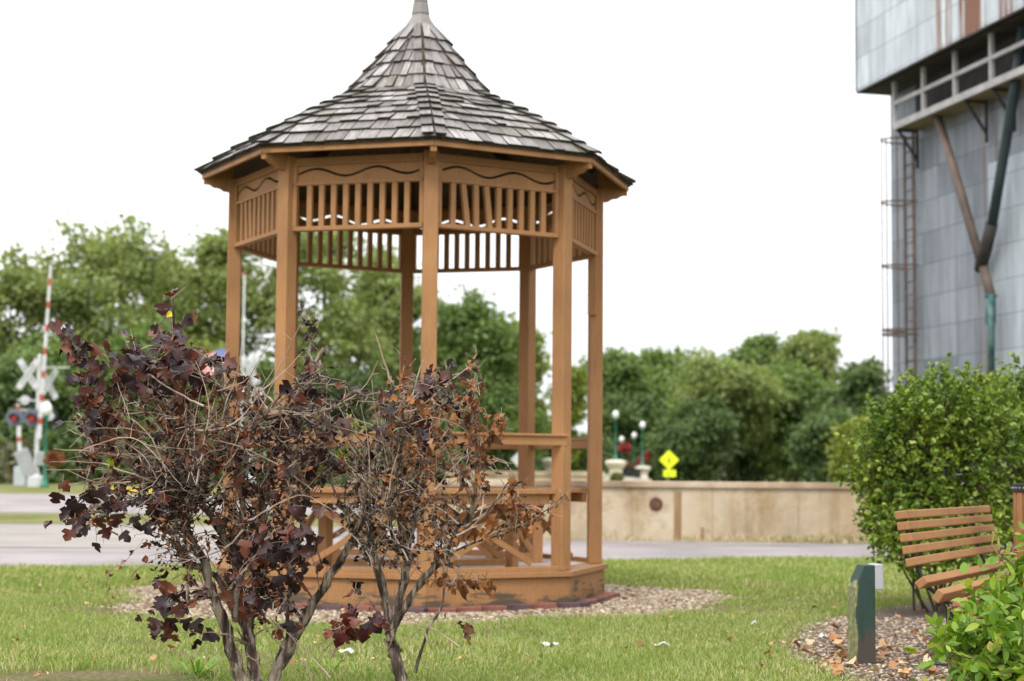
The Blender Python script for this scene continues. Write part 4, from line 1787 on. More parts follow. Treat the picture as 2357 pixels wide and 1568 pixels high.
# left group
tree(25, 600, 84, 125, 'cotton', 'bright green airy tree at the left edge of the picture', 21, 1.15, 1010, 20, .30, airy=.22)
tree(255, 528, 88, 205, 'cotton', 'tall broad airy tree behind the raised gate arm', 22, 1.2, 1000, 34, .30, airy=.22, lobe=.8)
tree(395, 590, 96, 90, 'cotton', 'narrow green tree between the gate arm tree and the gazebo', 23, 1.1, 1000, 18, .32, airy=.15)
tree(540, 525, 92, 150, 'cotton', 'tall tree behind the leftmost gazebo post', 24, 1.1, 1000, 28, .30, airy=.25, lobe=.85)
tree(745, 505, 90, 195, 'cotton', 'broad airy tree seen through the middle of the gazebo', 25, 1.15, 1020, 34, .30, airy=.32, lobe=.75)
tree(890, 590, 98, 115, 'cotton', 'rounded green tree right of the broad tree inside the gazebo view', 26, 1.1, 1040, 20, .32)
tree(1085, 700, 95, 120, 'mid', 'rounded green tree seen between the two middle right gazebo posts', 27, 1.25, 1075, 24, .30)
tree(1190, 735, 99, 85, 'yellow', 'yellow green tree behind the rear right gazebo post', 28, 1.2, 1080, 18, .30, airy=.05)
tree(1315, 852, 110, 50, 'yellow', 'small yellow green tree beside the right gazebo post', 29, 1.1, 1080, 12, .3, airy=.1)
tree(130, 790, 80, 130, 'mid', 'dark green tree low behind the railway signal', 30, 1.25, 1085, 20, .28)
tree(330, 770, 82, 130, 'mid', 'green tree low behind the purple shrub top', 31, 1.2, 1090, 20, .28)
tree(20, 850, 78, 100, 'dark', 'dark low tree at the far left behind the signal lights', 32, 1.3, 1090, 18, .26)
tree(450, 800, 84, 110, 'yellow', 'yellowish green tree behind the flag', 33, 1.1, 1080, 16, .28)
tree(610, 850, 86, 110, 'mid', 'green tree low behind the second crossbuck', 34, 1.2, 1090, 16, .28)
tree(800, 860, 88, 130, 'dark', 'dark green tree low in the middle of the gazebo view', 35, 1.2, 1090, 18, .28)
tree(980, 880, 92, 90, 'dark', 'dark green tree low behind the front gazebo post', 36, 1.2, 1090, 14, .28)
tree(1150, 900, 94, 110, 'mid', 'green tree low behind the rear right post', 37, 1.2, 1090, 16, .28)
# right group
tree(1420, 822, 140, 95, 'mid', 'rounded dark topped tree just right of the gazebo', 41, 1.2, 1080, 20, .40)
tree(1530, 815, 150, 110, 'mid', 'tree behind the street lamps right of the gazebo', 42, 1.2, 1085, 22, .42)
tree(1665, 842, 125, 118, 'cotton', 'bright round headed tree in the middle right', 43, 1.35, 1010, 26, .34)
tree(1745, 785, 155, 85, 'mid', 'taller tree rising behind the bright round tree', 44, 1.2, 1000, 18, .42)
tree(1860, 772, 150, 85, 'cotton', 'tallest pointed tree of the right hand group', 45, 1.2, 1000, 20, .42)
tree(1830, 862, 128, 110, 'mid', 'green tree below the tallest pointed tree', 46, 1.3, 1090, 22, .36)
tree(1995, 838, 120, 78, 'dark', 'dark tree beside the grey elevator wall', 47, 1.1, 1085, 18, .34, airy=.2)
tree(1975, 985, 60, 45, 'yellow', 'small yellow green sapling left of the big bush', 48, .8, 1105, 10, .20)
tree(1590, 930, 120, 90, 'dark', 'shadowy tree behind the yellow sign', 49, 1.3, 1110, 16, .34)
tree(1740, 950, 136, 110, 'dark', 'shadowy low tree left of the big bush', 50, 1.3, 1110, 18, .34)
tree(1470, 920, 138, 90, 'dark', 'shadowy tree behind the two right lamps', 51, 1.2, 1110, 16, .36)
tree(1920, 960, 115, 90, 'dark', 'shadowy low tree under the dark tree', 52, 1.2, 1110, 14, .34)


# undergrowth: dense low belt
def belt(name, segs, mat, seed, n, leaf, label):
    r = np.random.default_rng(seed)
    P = []
    for (px0, px1, top, bot, Y) in segs:
        k = int(n * abs(px1 - px0) / 300)
        u = r.random(k)
        px = px0 + (px1 - px0) * u
        h = r.random(k) ** .8
        yy = Y + 5 * (r.random(k) - .5) * (1.2 - h)
        for i in range(k):
            tp = top - 18 * math.sin(px[i] * .045) - 10 * math.sin(px[i] * .11 + 1)
            q = W(px[i], bot + (tp - bot) * h[i], yy[i])
            P.append((q.x, q.y, max(gz(Y), q.z)))
    P = np.array(P)
    n = len(P)
    o = leaves_np(name, P, rand_dirs(r, n), rand_dirs(r, n), leaf * (.6 + .8 * r.random(n)), T_LOBED, TM[mat], seed)
    struct(o, 'stuff', label, 'undergrowth')


belt('undergrowth', [(-40, 480, 985, 1122, 76), (480, 1060, 985, 1115, 80)], 'dark', 61, 4200, .26, 'dark dense undergrowth beneath the trees on the left')
belt('undergrowth', [(1010, 1400, 1010, 1100, 112), (1370, 2100, 985, 1112, 145)], 'dark', 62, 4200, .40, 'dark dense undergrowth beneath the trees on the right')
belt('hedge_growth', [(-40, 75, 1040, 1118, 73)], 'olive', 63, 2600, .28, 'dull olive scrub behind the white signal posts')

# ---------------------------------------------------------------- big leafy bush behind the bench
M['bush'] = leaf_mat('glossy_green_leaves', [(0, (.075, .135, .012)), (.5, (.18, .265, .028)), (.85, (.31, .385, .05)), (1, (.45, .48, .11))], .38, .3, patch=(.055, .125, .02), patch_scale=2.2, bias=.6)
M['spirea'] = leaf_mat('lance_green_leaves', [(0, (.10, .20, .02)), (.6, (.19, .32, .035)), (.9, (.30, .40, .05)), (1, (.45, .42, .07))], .42, .35)
M['twig'] = noise_mat('brown_twigs', [(.06, .04, .03), (.15, .11, .08)], 12, .85)


def bush(px, base_Y, lobes_px, n, size, mat, label, seed, tmpl, name='bush', group=None, stems=26, shell=.55, sprays=0):
    """lobes_px: (px, py, Y, rx_px, rz_px)"""
    r = np.random.default_rng(seed)
    bx = W(px, 1300, base_Y)
    t = thing(name, label, 'bush', (bx.x, base_Y, 0), 0, group)
    P, A = [], []
    tot = sum(a[3] * a[4] for a in lobes_px)
    tw = MB()
    for (lx, ly, LY, rx, rz) in lobes_px:
        c = np.array(W(lx, ly, LY)) - np.array(t.location)
        R = np.array([rx, rx, rz]) / FV * LY
        k = int(n * rx * rz / tot)
        # leaves sit in small sprays
        ns = max(3, k // 11)
        d = rand_dirs(r, ns)
        q = shell + (1 - shell) * r.random((ns, 1)) ** .7
        wob = 1 + .12 * np.sin(d[:, 0:1] * 7 + seed) + .10 * np.cos(d[:, 2:3] * 9)
        sp = c + d * R * q * wob
        for i in range(ns):
            ax = d[i] + .6 * r.standard_normal(3) + np.array([0, 0, .35])
            ax /= np.linalg.norm(ax)
            Ls = size * (2.2 + 2.2 * r.random())
            for j in range(11):
                u = j / 10
                P.append(sp[i] + ax * Ls * u + .1 * size * r.standard_normal(3))
                A.append(ax * .5 + rand_dirs(r, 1)[0])
            if i % 3 == 0:
                tw.tube([Vector(c + (sp[i] - c) * .35), Vector(sp[i]), Vector(sp[i] + ax * Ls)], [.004, .0025, .001], 4, cap=False)
    for i in range(stems):
        j = r.integers(len(lobes_px))
        lx, ly, LY, rx, rz = lobes_px[j]
        c = Vector(W(lx, ly, LY)) - Vector(t.location)
        a = Vector((r.standard_normal() * .07, r.standard_normal() * .07, 0))
        e = c + Vector(rand_dirs(r, 1)[0] * .5 * rx / FV * LY)
        m = a.lerp(e, .5) + Vector((r.standard_normal() * .04, r.standard_normal() * .04, .02))
        tw.tube([a, m, e], [.011, .008, .003], 5, cap=False)
    P, A = np.array(P), np.array(A)
    k = len(P)
    P[:, 2] = np.maximum(P[:, 2], .02)
    leaves_np('foliage', P, A, np.array([0, 0, 1.]) + .9 * rand_dirs(r, k), size * (.65 + .7 * r.random(k)), tmpl, mat, seed, fold=.25, curl=.25, parent=t, smooth=True, narrow=1.5 if tmpl is T_LANCE and name == 'bush' else 1.15)
    tw.build('stems', M['twig'], t)
    return t


bush(2150, 12.6, [(2110, 1080, 12.6, 125, 150), (2180, 980, 12.7, 125, 100), (2080, 1010, 12.6, 90, 85), (2230, 1080, 12.7, 120, 150), (2120, 1190, 12.5, 100, 85), (2150, 930, 12.8, 75, 60), (2260, 960, 12.9, 80, 80), (2010, 1120, 12.6, 45, 40), (2050, 1190, 12.5, 55, 60), (2130, 892, 12.7, 14, 34), (2175, 878, 12.7, 14, 36), (2222, 892, 12.7, 14, 34), (2085, 925, 12.6, 14, 32), (2045, 965, 12.6, 14, 30), (1985, 1150, 12.5, 30, 14), (2110, 1250, 12.2, 80, 42), (2190, 1250, 12.2, 80, 42), (2250, 1240, 12.3, 70, 50), (2075, 1215, 12.2, 60, 48), (2140, 1275, 12.0, 80, 26), (2220, 1275, 12.0, 70, 26)],
     26000, .037, M['bush'], 'large rounded bright green bush behind the slatted bench', 71, T_LANCE, stems=12)
bush(2370, 13.2, [(2340, 1000, 13.3, 75, 120), (2370, 1120, 13.2, 90, 150), (2330, 920, 13.4, 40, 60), (2290, 1200, 13.0, 70, 80), (2345, 868, 13.3, 14, 36), (2300, 900, 13.2, 14, 34)],
     8500, .037, M['bush'], 'darker green bush at the right edge beside the litter bin', 72, T_LANCE)
bush(2300, 7.5, [(2245, 1560, 7.5, 50, 66), (2318, 1545, 7.5, 66, 62), (2385, 1460, 7.6, 44, 80), (2370, 1550, 7.3, 70, 86), (2285, 1475, 7.6, 42, 30), (2240, 1500, 7.5, 36, 30), (2330, 1400, 7.7, 40, 40), (2356, 1350, 7.7, 20, 40)],
     2500, .062, M['spirea'], 'young light green shrub with lance leaves in the bottom right corner', 73, T_LANCE, name='shrub', shell=.35)

# pink faded flower heads of that shrub
r = np.random.default_rng(5)
M['spent'] = leaf_mat('faded_flower_heads', [(0, (.20, .10, .065)), (.6, (.34, .17, .11)), (1, (.55, .27, .22))], .8, .1)
sh = bpy.data.objects['shrub']
for (px, py, Y) in ((2310, 1272, 8.0), (2290, 1290, 8.0), (2335, 1265, 8.1), (2345, 1290, 8.0), (2200, 1400, 7.7)):
    c = np.array(W(px, py, Y)) - np.array(sh.location)
    n = 90
    pos = c + rand_dirs(r, n) * np.array([.035, .035, .013]) * r.random((n, 1)) ** .4
    leaves_np('flower_head', pos, rand_dirs(r, n), rand_dirs(r, n), np.full(n, .012), T_LANCE, M['spent'], int(px), parent=sh, narrow=2)

# ---------------------------------------------------------------- bench
A = W(2073, 1190, 8.95)
B = W(2268, 1166, 10.75)
ax = Vector((B.x - A.x, B.y - A.y, 0)).normalized()
blen = (B - A).length
fw = Vector((ax.y, -ax.x, 0))          # forward: towards right / camera
bo = Vector((A.x, A.y, 0)) + fw * .0
bench = thing('park_bench', 'brown slatted park bench with black metal supports in front of the green bush', 'bench', (bo.x, bo.y, 0), math.atan2(ax.y, ax.x))
# local: x along bench, -y forward
prof = [(.0, .787, 83), (-.012, .730, 83), (-.025, .670, 83), (-.038, .608, 81), (-.054, .545, 76), (-.105, .440, 52), (-.190, .374, 33), (-.280, .322, 24), (-.372, .298, 6), (-.465, .292, -2), (-.550, .282, -20)]
zsc = 1.10
for y, z, deg in prof:
    z = z * 1.0
    mb = MB()
    a = R_(deg)
    wdir = Vector((0, -math.cos(a), -math.sin(a))) * -1
    nd = Vector((1, 0, 0)).cross(wdir)
    mb.box((blen / 2, y, z), blen, .044, .064, (1, 0, 0), wdir, nd)
    mb.build('slat', M['paint'], bench, bevel=.006)
for x in (.22, blen - .25):
    mb = MB()
    pts = [Vector((x, y + .040 * math.sin(R_(d)), z - .040 * math.cos(R_(d)) - .0)) for y, z, d in prof]
    for p, q in zip(pts, pts[1:]):
        mb.beam(p, q, .045, .014, side=(1, 0, 0))
    mb.build('support', M['iron'], bench, bevel=.002)
    lg = MB()
    lg.tube([(x, -.20, .31), (x, -.22, .14), (x, -.24, .0)], .03, 10)
    lg.box((x, -.24, .006), .12, .30, .012)
    lg.build('leg', M['iron'], bench)

# ---------------------------------------------------------------- litter bin at the right edge
bc = W(2405, 1200, 10.2)
lb = thing('litter_bin', 'brown slatted litter bin with black studded rim at the right edge', 'litter bin', (bc.x, 10.2, 0))
htop = W(2345, 1112, 10.2).z
RB = .235 - .06
RB = bc.x - W(2340, 1200, 10.2).x
for k in range(18):
    a = 2 * PI * k / 18
    d = Vector((math.cos(a), math.sin(a), 0))
    t_ = Vector((-d.y, d.x, 0))
    mb = MB()
    mb.box(d * RB + ZV * (.05 + (htop - .08) / 2), 2 * PI * RB / 18 - .010, .022, htop - .10, t_, d, ZV)
    mb.build('slat', M['paint'], lb, bevel=.002)
mb = MB()
mb.lathe([(RB + .014, htop - .055), (RB + .018, htop - .05), (RB + .018, htop - .006), (RB - .02, htop - .004), (RB - .03, htop - .05)], n=36)
o = mb.build('rim', M['iron'], lb, smooth=False)
mb = MB()
for k in range(36):
    a = 2 * PI * (k + .5) / 36
    mb.box((math.cos(a) * (RB + .020), math.sin(a) * (RB + .020), htop - .028), .009, .009, .009, (math.cos(a), math.sin(a), 0), (-math.sin(a), math.cos(a), 0))
mb.build('stud', M['grey_metal'], o)
mb = MB()
mb.lathe([(RB - .03, .02), (RB - .02, .06), (RB - .02, htop - .06)], n=24)
mb.build('liner', M['black'], lb)

# ---------------------------------------------------------------- stub post with outlet box
def stub_mat():
    m, nt, p = new_mat('green_paint_peeling')
    tcn = node(nt, 'ShaderNodeTexCoord')
    sep = node(nt, 'ShaderNodeSeparateXYZ')
    nt.links.new(tcn.outputs['Object'], sep.inputs[0])
    n1 = noise(nt, 9, 7, mapping=(2, 2, .5), rough=.65)
    g = ramp(nt, [(.3, (.011, .034, .027)), (.7, (.019, .050, .039))], n1.outputs['Fac'])
    # bare grey-brown wood towards the foot
    mr = node(nt, 'ShaderNodeMapRange')
    mr.inputs['From Min'].default_value = .04; mr.inputs['From Max'].default_value = .30
    mr.inputs['To Min'].default_value = .30; mr.inputs['To Max'].default_value = -.18
    nt.links.new(sep.outputs['Z'], mr.inputs['Value'])
    ad = node(nt, 'ShaderNodeMath', operation='ADD')
    nt.links.new(n1.outputs['Fac'], ad.inputs[0]); nt.links.new(mr.outputs[0], ad.inputs[1])
    f = ramp(nt, [(.54, (0, 0, 0)), (.66, (1, 1, 1))], ad.outputs[0])
    col = mixc(nt, f.outputs[0], g.outputs[0], (.055, .045, .036))
    # algae and worn paint on the left edge and the sloping top
    mr2 = node(nt, 'ShaderNodeMapRange')
    mr2.inputs['From Min'].default_value = -.062; mr2.inputs['From Max'].default_value = -.022
    mr2.inputs['To Min'].default_value = .32; mr2.inputs['To Max'].default_value = -.3
    nt.links.new(sep.outputs['X'], mr2.inputs['Value'])
    ad2 = node(nt, 'ShaderNodeMath', operation='ADD')
    nt.links.new(n1.outputs['Fac'], ad2.inputs[0]); nt.links.new(mr2.outputs[0], ad2.inputs[1])
    f2 = ramp(nt, [(.55, (0, 0, 0)), (.63, (1, 1, 1))], ad2.outputs[0])
    n2 = noise(nt, 40, 4)
    alg = ramp(nt, [(.4, (.12, .15, .05)), (.6, (.26, .25, .12)), (.75, (.40, .36, .24))], n2.outputs['Fac'])
    col = mixc(nt, f2.outputs[0], col, alg.outputs[0])
    nt.links.new(col, p.inputs['Base Color'])
    p.inputs['Roughness'].default_value = .6
    bump(nt, p, n1.outputs['Fac'], .5, .006)
    return m


sb = G(1984, 1530)
pt = W(1984, 1300, sb.y)
HS = pt.z
st = thing('stub_post', 'short slant topped dark green wooden post with peeling paint in the planting bed', 'post', (sb.x, sb.y, 0), .15)
hw = .056
mb = MB()
zl = HS - .115
vs = [(-hw, -hw, -.05), (hw, -hw, -.05), (hw, hw, -.05), (-hw, hw, -.05), (-hw, -hw, zl), (-.004, -hw, HS), (hw, -hw, HS), (hw, hw, HS), (-.004, hw, HS), (-hw, hw, zl)]
mb.add(vs, [(3, 2, 1, 0), (0, 1, 6, 5, 4), (1, 2, 7, 6), (2, 3, 9, 8, 7), (3, 0, 4, 9), (4, 5, 8, 9), (5, 6, 7, 8)])
mb.build('post_body', stub_mat(), st, bevel=.004)
mb = MB()
mb.box((hw + .022, -.004, HS - .062), .050, .10, .135)
mb.build('outlet_box', flat('grey_white_plastic', (.40, .41, .435), .45), st, bevel=.006)
mb = MB()
mb.tube([(hw + .012, 0, -.02), (hw + .012, 0, HS - .12)], .007, 8)
mb.build('conduit', M['black'], st)

# ---------------------------------------------------------------- dead ninebark shrubs in the foreground
M['stem_d'] = noise_mat('shaggy_bark', [(.035, .024, .018), (.13, .095, .072), (.42, .35, .27)], 11, .9, 6, 1.0, .012, mapping=(3.4, 3.4, .28), pos=(.36, .60))
M['twig_pale'] = noise_mat('pale_dead_twigs', [(.22, .145, .105), (.52, .42, .335)], 10, .85)
M['purple'] = leaf_mat('dark_purple_leaves', [(0, (.018, .011, .013)), (.40, (.036, .019, .023)), (.68, (.070, .028, .024)), (.88, (.14, .045, .027)), (1, (.20, .085, .045))], .42, .15, tcol=(1.6, .5, .4))
M['rustleaf'] = leaf_mat('dry_rust_leaves', [(0, (.045, .022, .014)), (.35, (.11, .045, .024)), (.7, (.22, .075, .028)), (1, (.34, .13, .045))], .7, .2, tcol=(1.4, .7, .5))
M['tan'] = leaf_mat('dry_tan_leaves', [(0, (.10, .055, .03)), (.4, (.26, .12, .05)), (.75, (.42, .19, .07)), (1, (.48, .28, .14))], .7, .25, tcol=(1.3, .8, .5))
M['blackleaf'] = leaf_mat('blackened_seed_heads', [(0, (.010, .009, .010)), (.6, (.028, .022, .020)), (1, (.09, .065, .05))], .75, 0)
M['brownleaf'] = leaf_mat('dull_brown_leaves', [(0, (.035, .024, .022)), (.5, (.09, .055, .045)), (1, (.24, .17, .13))], .7, .1)
M['red_purple'] = leaf_mat('reddish_leaves', [(0, (.05, .015, .02)), (.5, (.11, .025, .022)), (1, (.20, .07, .035))], .45, .2, tcol=(1.6, .5, .4))
M['greenleaf'] = leaf_mat('surviving_green_leaves', [(0, (.18, .28, .02)), (1, (.36, .45, .04))], .5, .35)
M['yellowtag'] = flat('yellow_leaf', (.75, .62, .02), .5)


class Shrub:
    hero = None

    def __init__(self, label, base_px, Y, seed):
        b = W(base_px, 1600, Y)
        self.t = thing('dead_shrub', label, 'shrub', (b.x, Y, 0), 0, 'half dead purple leaved shrubs')
        self.o = Vector((b.x, Y, 0))
        self.Y = Y
        self.r = np.random.default_rng(seed)
        self.stems = MB()
        self.twigs = MB()
        self.nodes = []
        self.leaf = {k: [[], [], []] for k in ('purple', 'rustleaf', 'tan', 'blackleaf', 'brownleaf', 'greenleaf')}

    def P(self, px, py, dy=0.0):
        return W(px, py, self.Y + dy) - self.o

    def stem(self, pts, r0, r1, dy=(0, 0)):
        n = len(pts)
        P = [self.P(px, py, dy[0] + (dy[1] - dy[0]) * i / (n - 1)) for i, (px, py) in enumerate(pts)]
        # smooth and roughen
        Q, Rr = [], []
        for i in range(n - 1):
            m = 5
            for j in range(m):
                u = j / m
                a, b = P[i], P[i + 1]
                pa = P[i - 1] if i > 0 else a
                pb = P[i + 2] if i + 2 < n else b
                q = 0.5 * ((2 * a) + (-pa + b) * u + (2 * pa - 5 * a + 4 * b - pb) * u * u + (-pa + 3 * a - 3 * b + pb) * u ** 3)
                f = (i + u) / (n - 1)
                rad = r0 + (r1 - r0) * f
                Q.append(q + Vector(self.r.standard_normal(3) * rad * .13))
                Rr.append(rad * (1 + .09 * self.r.standard_normal()))
                self.nodes.append((q, rad))
        Q.append(P[-1]); Rr.append(r1)
        self.stems.tube(Q, Rr, 8)
        if r0 > .012:
            # loose bark strips
            for q in range(int(len(Q) * 2.2)):
                i = self.r.integers(len(Q) - 2)
                d = Vector(rand_dirs(self.r, 1)[0])
                tdir = (Q[i + 1] - Q[i]).normalized()
                d = (d - tdir * d.dot(tdir)).normalized()
                a = Q[i] + d * Rr[i] * .95
                L = .03 + .05 * self.r.random()
                self.stems.beam(a, a + tdir * L + d * (.012 * self.r.random()), .006, .0015, side=tdir.cross(d))

    def twig(self, pts3, r0, r1, pale=True):
        (self.twigs if pale else self.stems).tube(pts3, [r0 + (r1 - r0) * i / (len(pts3) - 1) for i in range(len(pts3))], 5, cap=False)

    def pale(self, pts, r0=.0035, r1=.001, dy=(-.2, -.3)):
        n = len(pts)
        P = [self.P(px, py, dy[0] + (dy[1] - dy[0]) * i / (n - 1)) for i, (px, py) in enumerate(pts)]
        Q = []
        for i in range(n - 1):
            for j in range(4):
                u = j / 4
                a, b = P[i], P[i + 1]
                pa = P[i - 1] if i > 0 else a
                pb = P[i + 2] if i + 2 < n else b
                q = 0.5 * ((2 * a) + (-pa + b) * u + (2 * pa - 5 * a + 4 * b - pb) * u * u + (-pa + 3 * a - 3 * b + pb) * u ** 3)
                Q.append(q + Vector(self.r.standard_normal(3) * .002))
        Q.append(P[-1])
        self.twig(Q, r0, r1)
        # side twiglets
        for i in range(2, len(Q) - 1, 2):
            if self.r.random() < .5:
                d = Vector(self.r.standard_normal(3) * np.array([1, .6, .9])).normalized()
                f = (Q[i + 1] - Q[i]).normalized()
                d = (d + f * .8).normalized()
                L = .02 + .08 * self.r.random()
                self.twig([Q[i], Q[i] + d * L * .5 + Vector(self.r.standard_normal(3) * .003), Q[i] + d * L], .0016, .0006)
        return Q

    def put(self, kind, p, axis, nrm):
        L = self.leaf[kind]
        L[0].append(tuple(p)); L[1].append(tuple(axis)); L[2].append(tuple(nrm))

    def sprig(self, pts, kind, every=1, dy=(-.15, -.2), r0=.003, n=2, droop=.3):
        Q = self.pale(pts[::-1], r0, .0009, dy)
        for i in range(0, len(Q), every):
            for _ in range(n):
                d = Vector(self.r.standard_normal(3) * np.array([1, .8, .6])) + Vector((0, 0, -droop))
                d.normalize()
                q = Q[i] + d * .012
                self.twig([Q[i], q], .001, .0008)
                self.put(kind, q, d, (self.r.standard_normal() * .6, -1 + self.r.standard_normal() * .5, .5 * self.r.standard_normal() + .5))

    def mass(self, px, py, rx, ry, ntw, kinds, dY=.35, nleaf=4, yoff=0.0):
        """fill an elliptical region with twigs rooted on the nearest stems, carrying leaves"""
        r = self.r
        nodes = np.array([tuple(q) for q, _ in self.nodes])
        ks = list(kinds.keys())
        pr = np.array([kinds[k] for k in ks], float); pr /= pr.sum()
        for i in range(ntw):
            while True:
                a, b = r.random() * 2 - 1, r.random() * 2 - 1
                if a * a + b * b < 1:
                    break
            e = self.P(px + a * rx, py + b * ry, yoff + dY * (r.random() * 2 - 1))
            ev = np.array(tuple(e))
            d = np.linalg.norm((nodes - ev) * np.array([1, .6, 1]), axis=1) + .25 * np.maximum(0, nodes[:, 2] - ev[2] + .05) * 4
            # choose among the nearest
            idx = np.argsort(d)[:10]
            s = Vector(nodes[idx[r.integers(len(idx))]])
            v = e - s
            Lv = v.length
            if Lv > .42:
                s = e - v.normalized() * (.18 + .2 * r.random())
                v = e - s
                Lv = v.length
            bend = Vector(r.standard_normal(3) * .16 * Lv)
            pts = []
            for j in range(6):
                u = j / 5
                q = s + v * u + bend * (4 * u * (1 - u)) * .5 + Vector((0, 0, .10 * Lv * math.sin(u * PI)))
                pts.append(q + Vector(r.standard_normal(3) * .0035))
            ex = v.normalized() * (.05 * r.random())
            pts[-1] = pts[-1] + ex
            self.twig(pts, .0028 + .0015 * r.random(), .0009, pale=r.random() < .6)
            for j in (2, 3, 4, 5):
                if r.random() < .7:
                    dd = (v.normalized() * .6 + Vector(r.standard_normal(3))).normalized()
                    L = .02 + .07 * r.random()
                    p2 = pts[j] + dd * L
                    self.twig([pts[j], pts[j] + dd * L * .5 + Vector(r.standard_normal(3) * .004), p2], .0015, .0006, pale=r.random() < .7)
                    if r.random() < .7:
                        k = ks[r.choice(len(ks), p=pr)]
                        self.put(k, p2, dd + Vector((0, 0, -.6)), r.standard_normal(3) + np.array([0, -.8, .4]))
            for _ in range(nleaf):
                j = r.integers(2, 6)
                k = ks[r.choice(len(ks), p=pr)]
                ax_ = Vector(r.standard_normal(3)) + Vector((0, 0, -.7))
                self.put(k, pts[j] + Vector(r.standard_normal(3) * .008), ax_, r.standard_normal(3) + np.array([0, -.9, .4]))

    def heroes(self, items, mat, name, dy=-.22, seed=9, crumple=.045, curl=.8, fold=.4, narrow=1.0, smooth=True):
        r = random.Random(seed)
        pos, ax, nr, sz = [], [], [], []
        for it in items:
            px, py, L = it[:3]
            ang = R_(it[3] if len(it) > 3 else r.uniform(-50, 50))
            q = self.P(px, py, dy + r.uniform(-.06, .06))
            a = Vector((math.sin(ang), r.uniform(-.35, .1), -math.cos(ang))).normalized()
            size = L * (.74 if smooth else 1.0) * r.uniform(.8, 1.12) / FV * self.Y
            b = q - a * size * .5
            pos.append(tuple(b)); ax.append(tuple(a)); nr.append((r.uniform(-.5, .5), -1, r.uniform(-.2, .5))); sz.append(size)
            e = b - a * .018 + Vector((r.uniform(-.02, .02), .03, .02))
            self.twig([b, (b + e) / 2 + Vector((.002, 0, .002)), e], .0010, .0014, pale=False)
        leaves_np(name, np.array(pos), np.array(ax), np.array(nr), np.array(sz), T_LOBED, mat, seed, fold=fold, curl=curl, crumple=crumple, narrow=narrow, parent=self.t, smooth=smooth)

    def finish(self):
        self.stems.build('stem', M['stem_d'], self.t)
        self.twigs.build('twigs', M['twig_pale'], self.t)
        spec = {'purple': (.058, T_LOBED, .35, .5, .035, 1.0, 'purple_leaves', True), 'rustleaf': (.029, T_LOBED, .9, .9, .16, .5, 'rust_leaves', False),
                'tan': (.044, T_LOBED, .9, .9, .15, .5, 'tan_leaves', False), 'blackleaf': (.020, T_LOBED, .5, .8, .25, .7, 'seed_heads', False),
                'brownleaf': (.032, T_LOBED, .8, .9, .16, .6, 'brown_leaves', False), 'greenleaf': (.06, T_LOBED, .2, .3, .02, 1.0, 'green_leaves', True)}
        for i, (k, (p, a, n)) in enumerate(self.leaf.items()):
            if not p:
                continue
            sz, tm, fo_, cu, cr_, nw, nm, sm = spec[k]
            s = sz * (.55 + .75 * self.r.random(len(p)))
            lo = leaves_np(nm, np.array(p), np.array(a), np.array(n), s, tm, M[k], 100 + i, fold=fo_, curl=cu, crumple=cr_, narrow=nw, parent=self.t, smooth=sm)
            lo['kind'] = 'stuff'


# left shrub
S = Shrub('larger dead shrub on the left, with dark purple leaves and thick shaggy trunks', 605, 7.35, 301)
S.stem([(585, 1640), (552, 1560), (522, 1450), (490, 1370), (470, 1290), (430, 1230), (410, 1150), (375, 1080)], .031, .010, (0, .1))
S.stem([(600, 1650), (585, 1540), (570, 1460), (545, 1390), (548, 1300), (500, 1210), (455, 1140), (440, 1040), (435, 900)], .029, .005, (.05, .2))
S.stem([(615, 1650), (640, 1540), (700, 1430), (760, 1325), (800, 1262), (835, 1180), (850, 1090)], .029, .005, (0, -.15))
S.stem([(610, 1640), (650, 1500), (690, 1440), (720, 1390)], .022, .010, (.1, .3))
S.stem([(545, 1420), (500, 1330), (440, 1300), (400, 1250)], .016, .006, (.1, .3))
S.stem([(560, 1480), (590, 1350), (600, 1250), (610, 1130), (650, 1000), (700, 880), (745, 800)], .022, .004, (.1, .1))
S.stem([(548, 1300), (560, 1180), (545, 1050), (520, 940), (505, 840)], .016, .004, (.1, -.1))
S.stem([(430, 1230), (425, 1100), (400, 1000), (390, 880), (400, 760), (398, 690)], .014, .0025, (.1, .0))
S.stem([(410, 1150), (330, 1090), (260, 1050), (200, 1040)], .010, .003, (0, -.2))
S.stem([(455, 1140), (500, 1050), (590, 980), (650, 900)], .010, .004, (0, -.2))
S.stem([(600, 1250), (560, 1330), (500, 1370), (420, 1385)], .007, .003, (0, -.2))
S.stem([(410, 1150), (340, 1150), (240, 1180), (170, 1160)], .006, .0025, (0, -.15))
S.stem([(660, 1480), (668, 1330), (700, 1180), (715, 1080)], .008, .004, (0, 0))
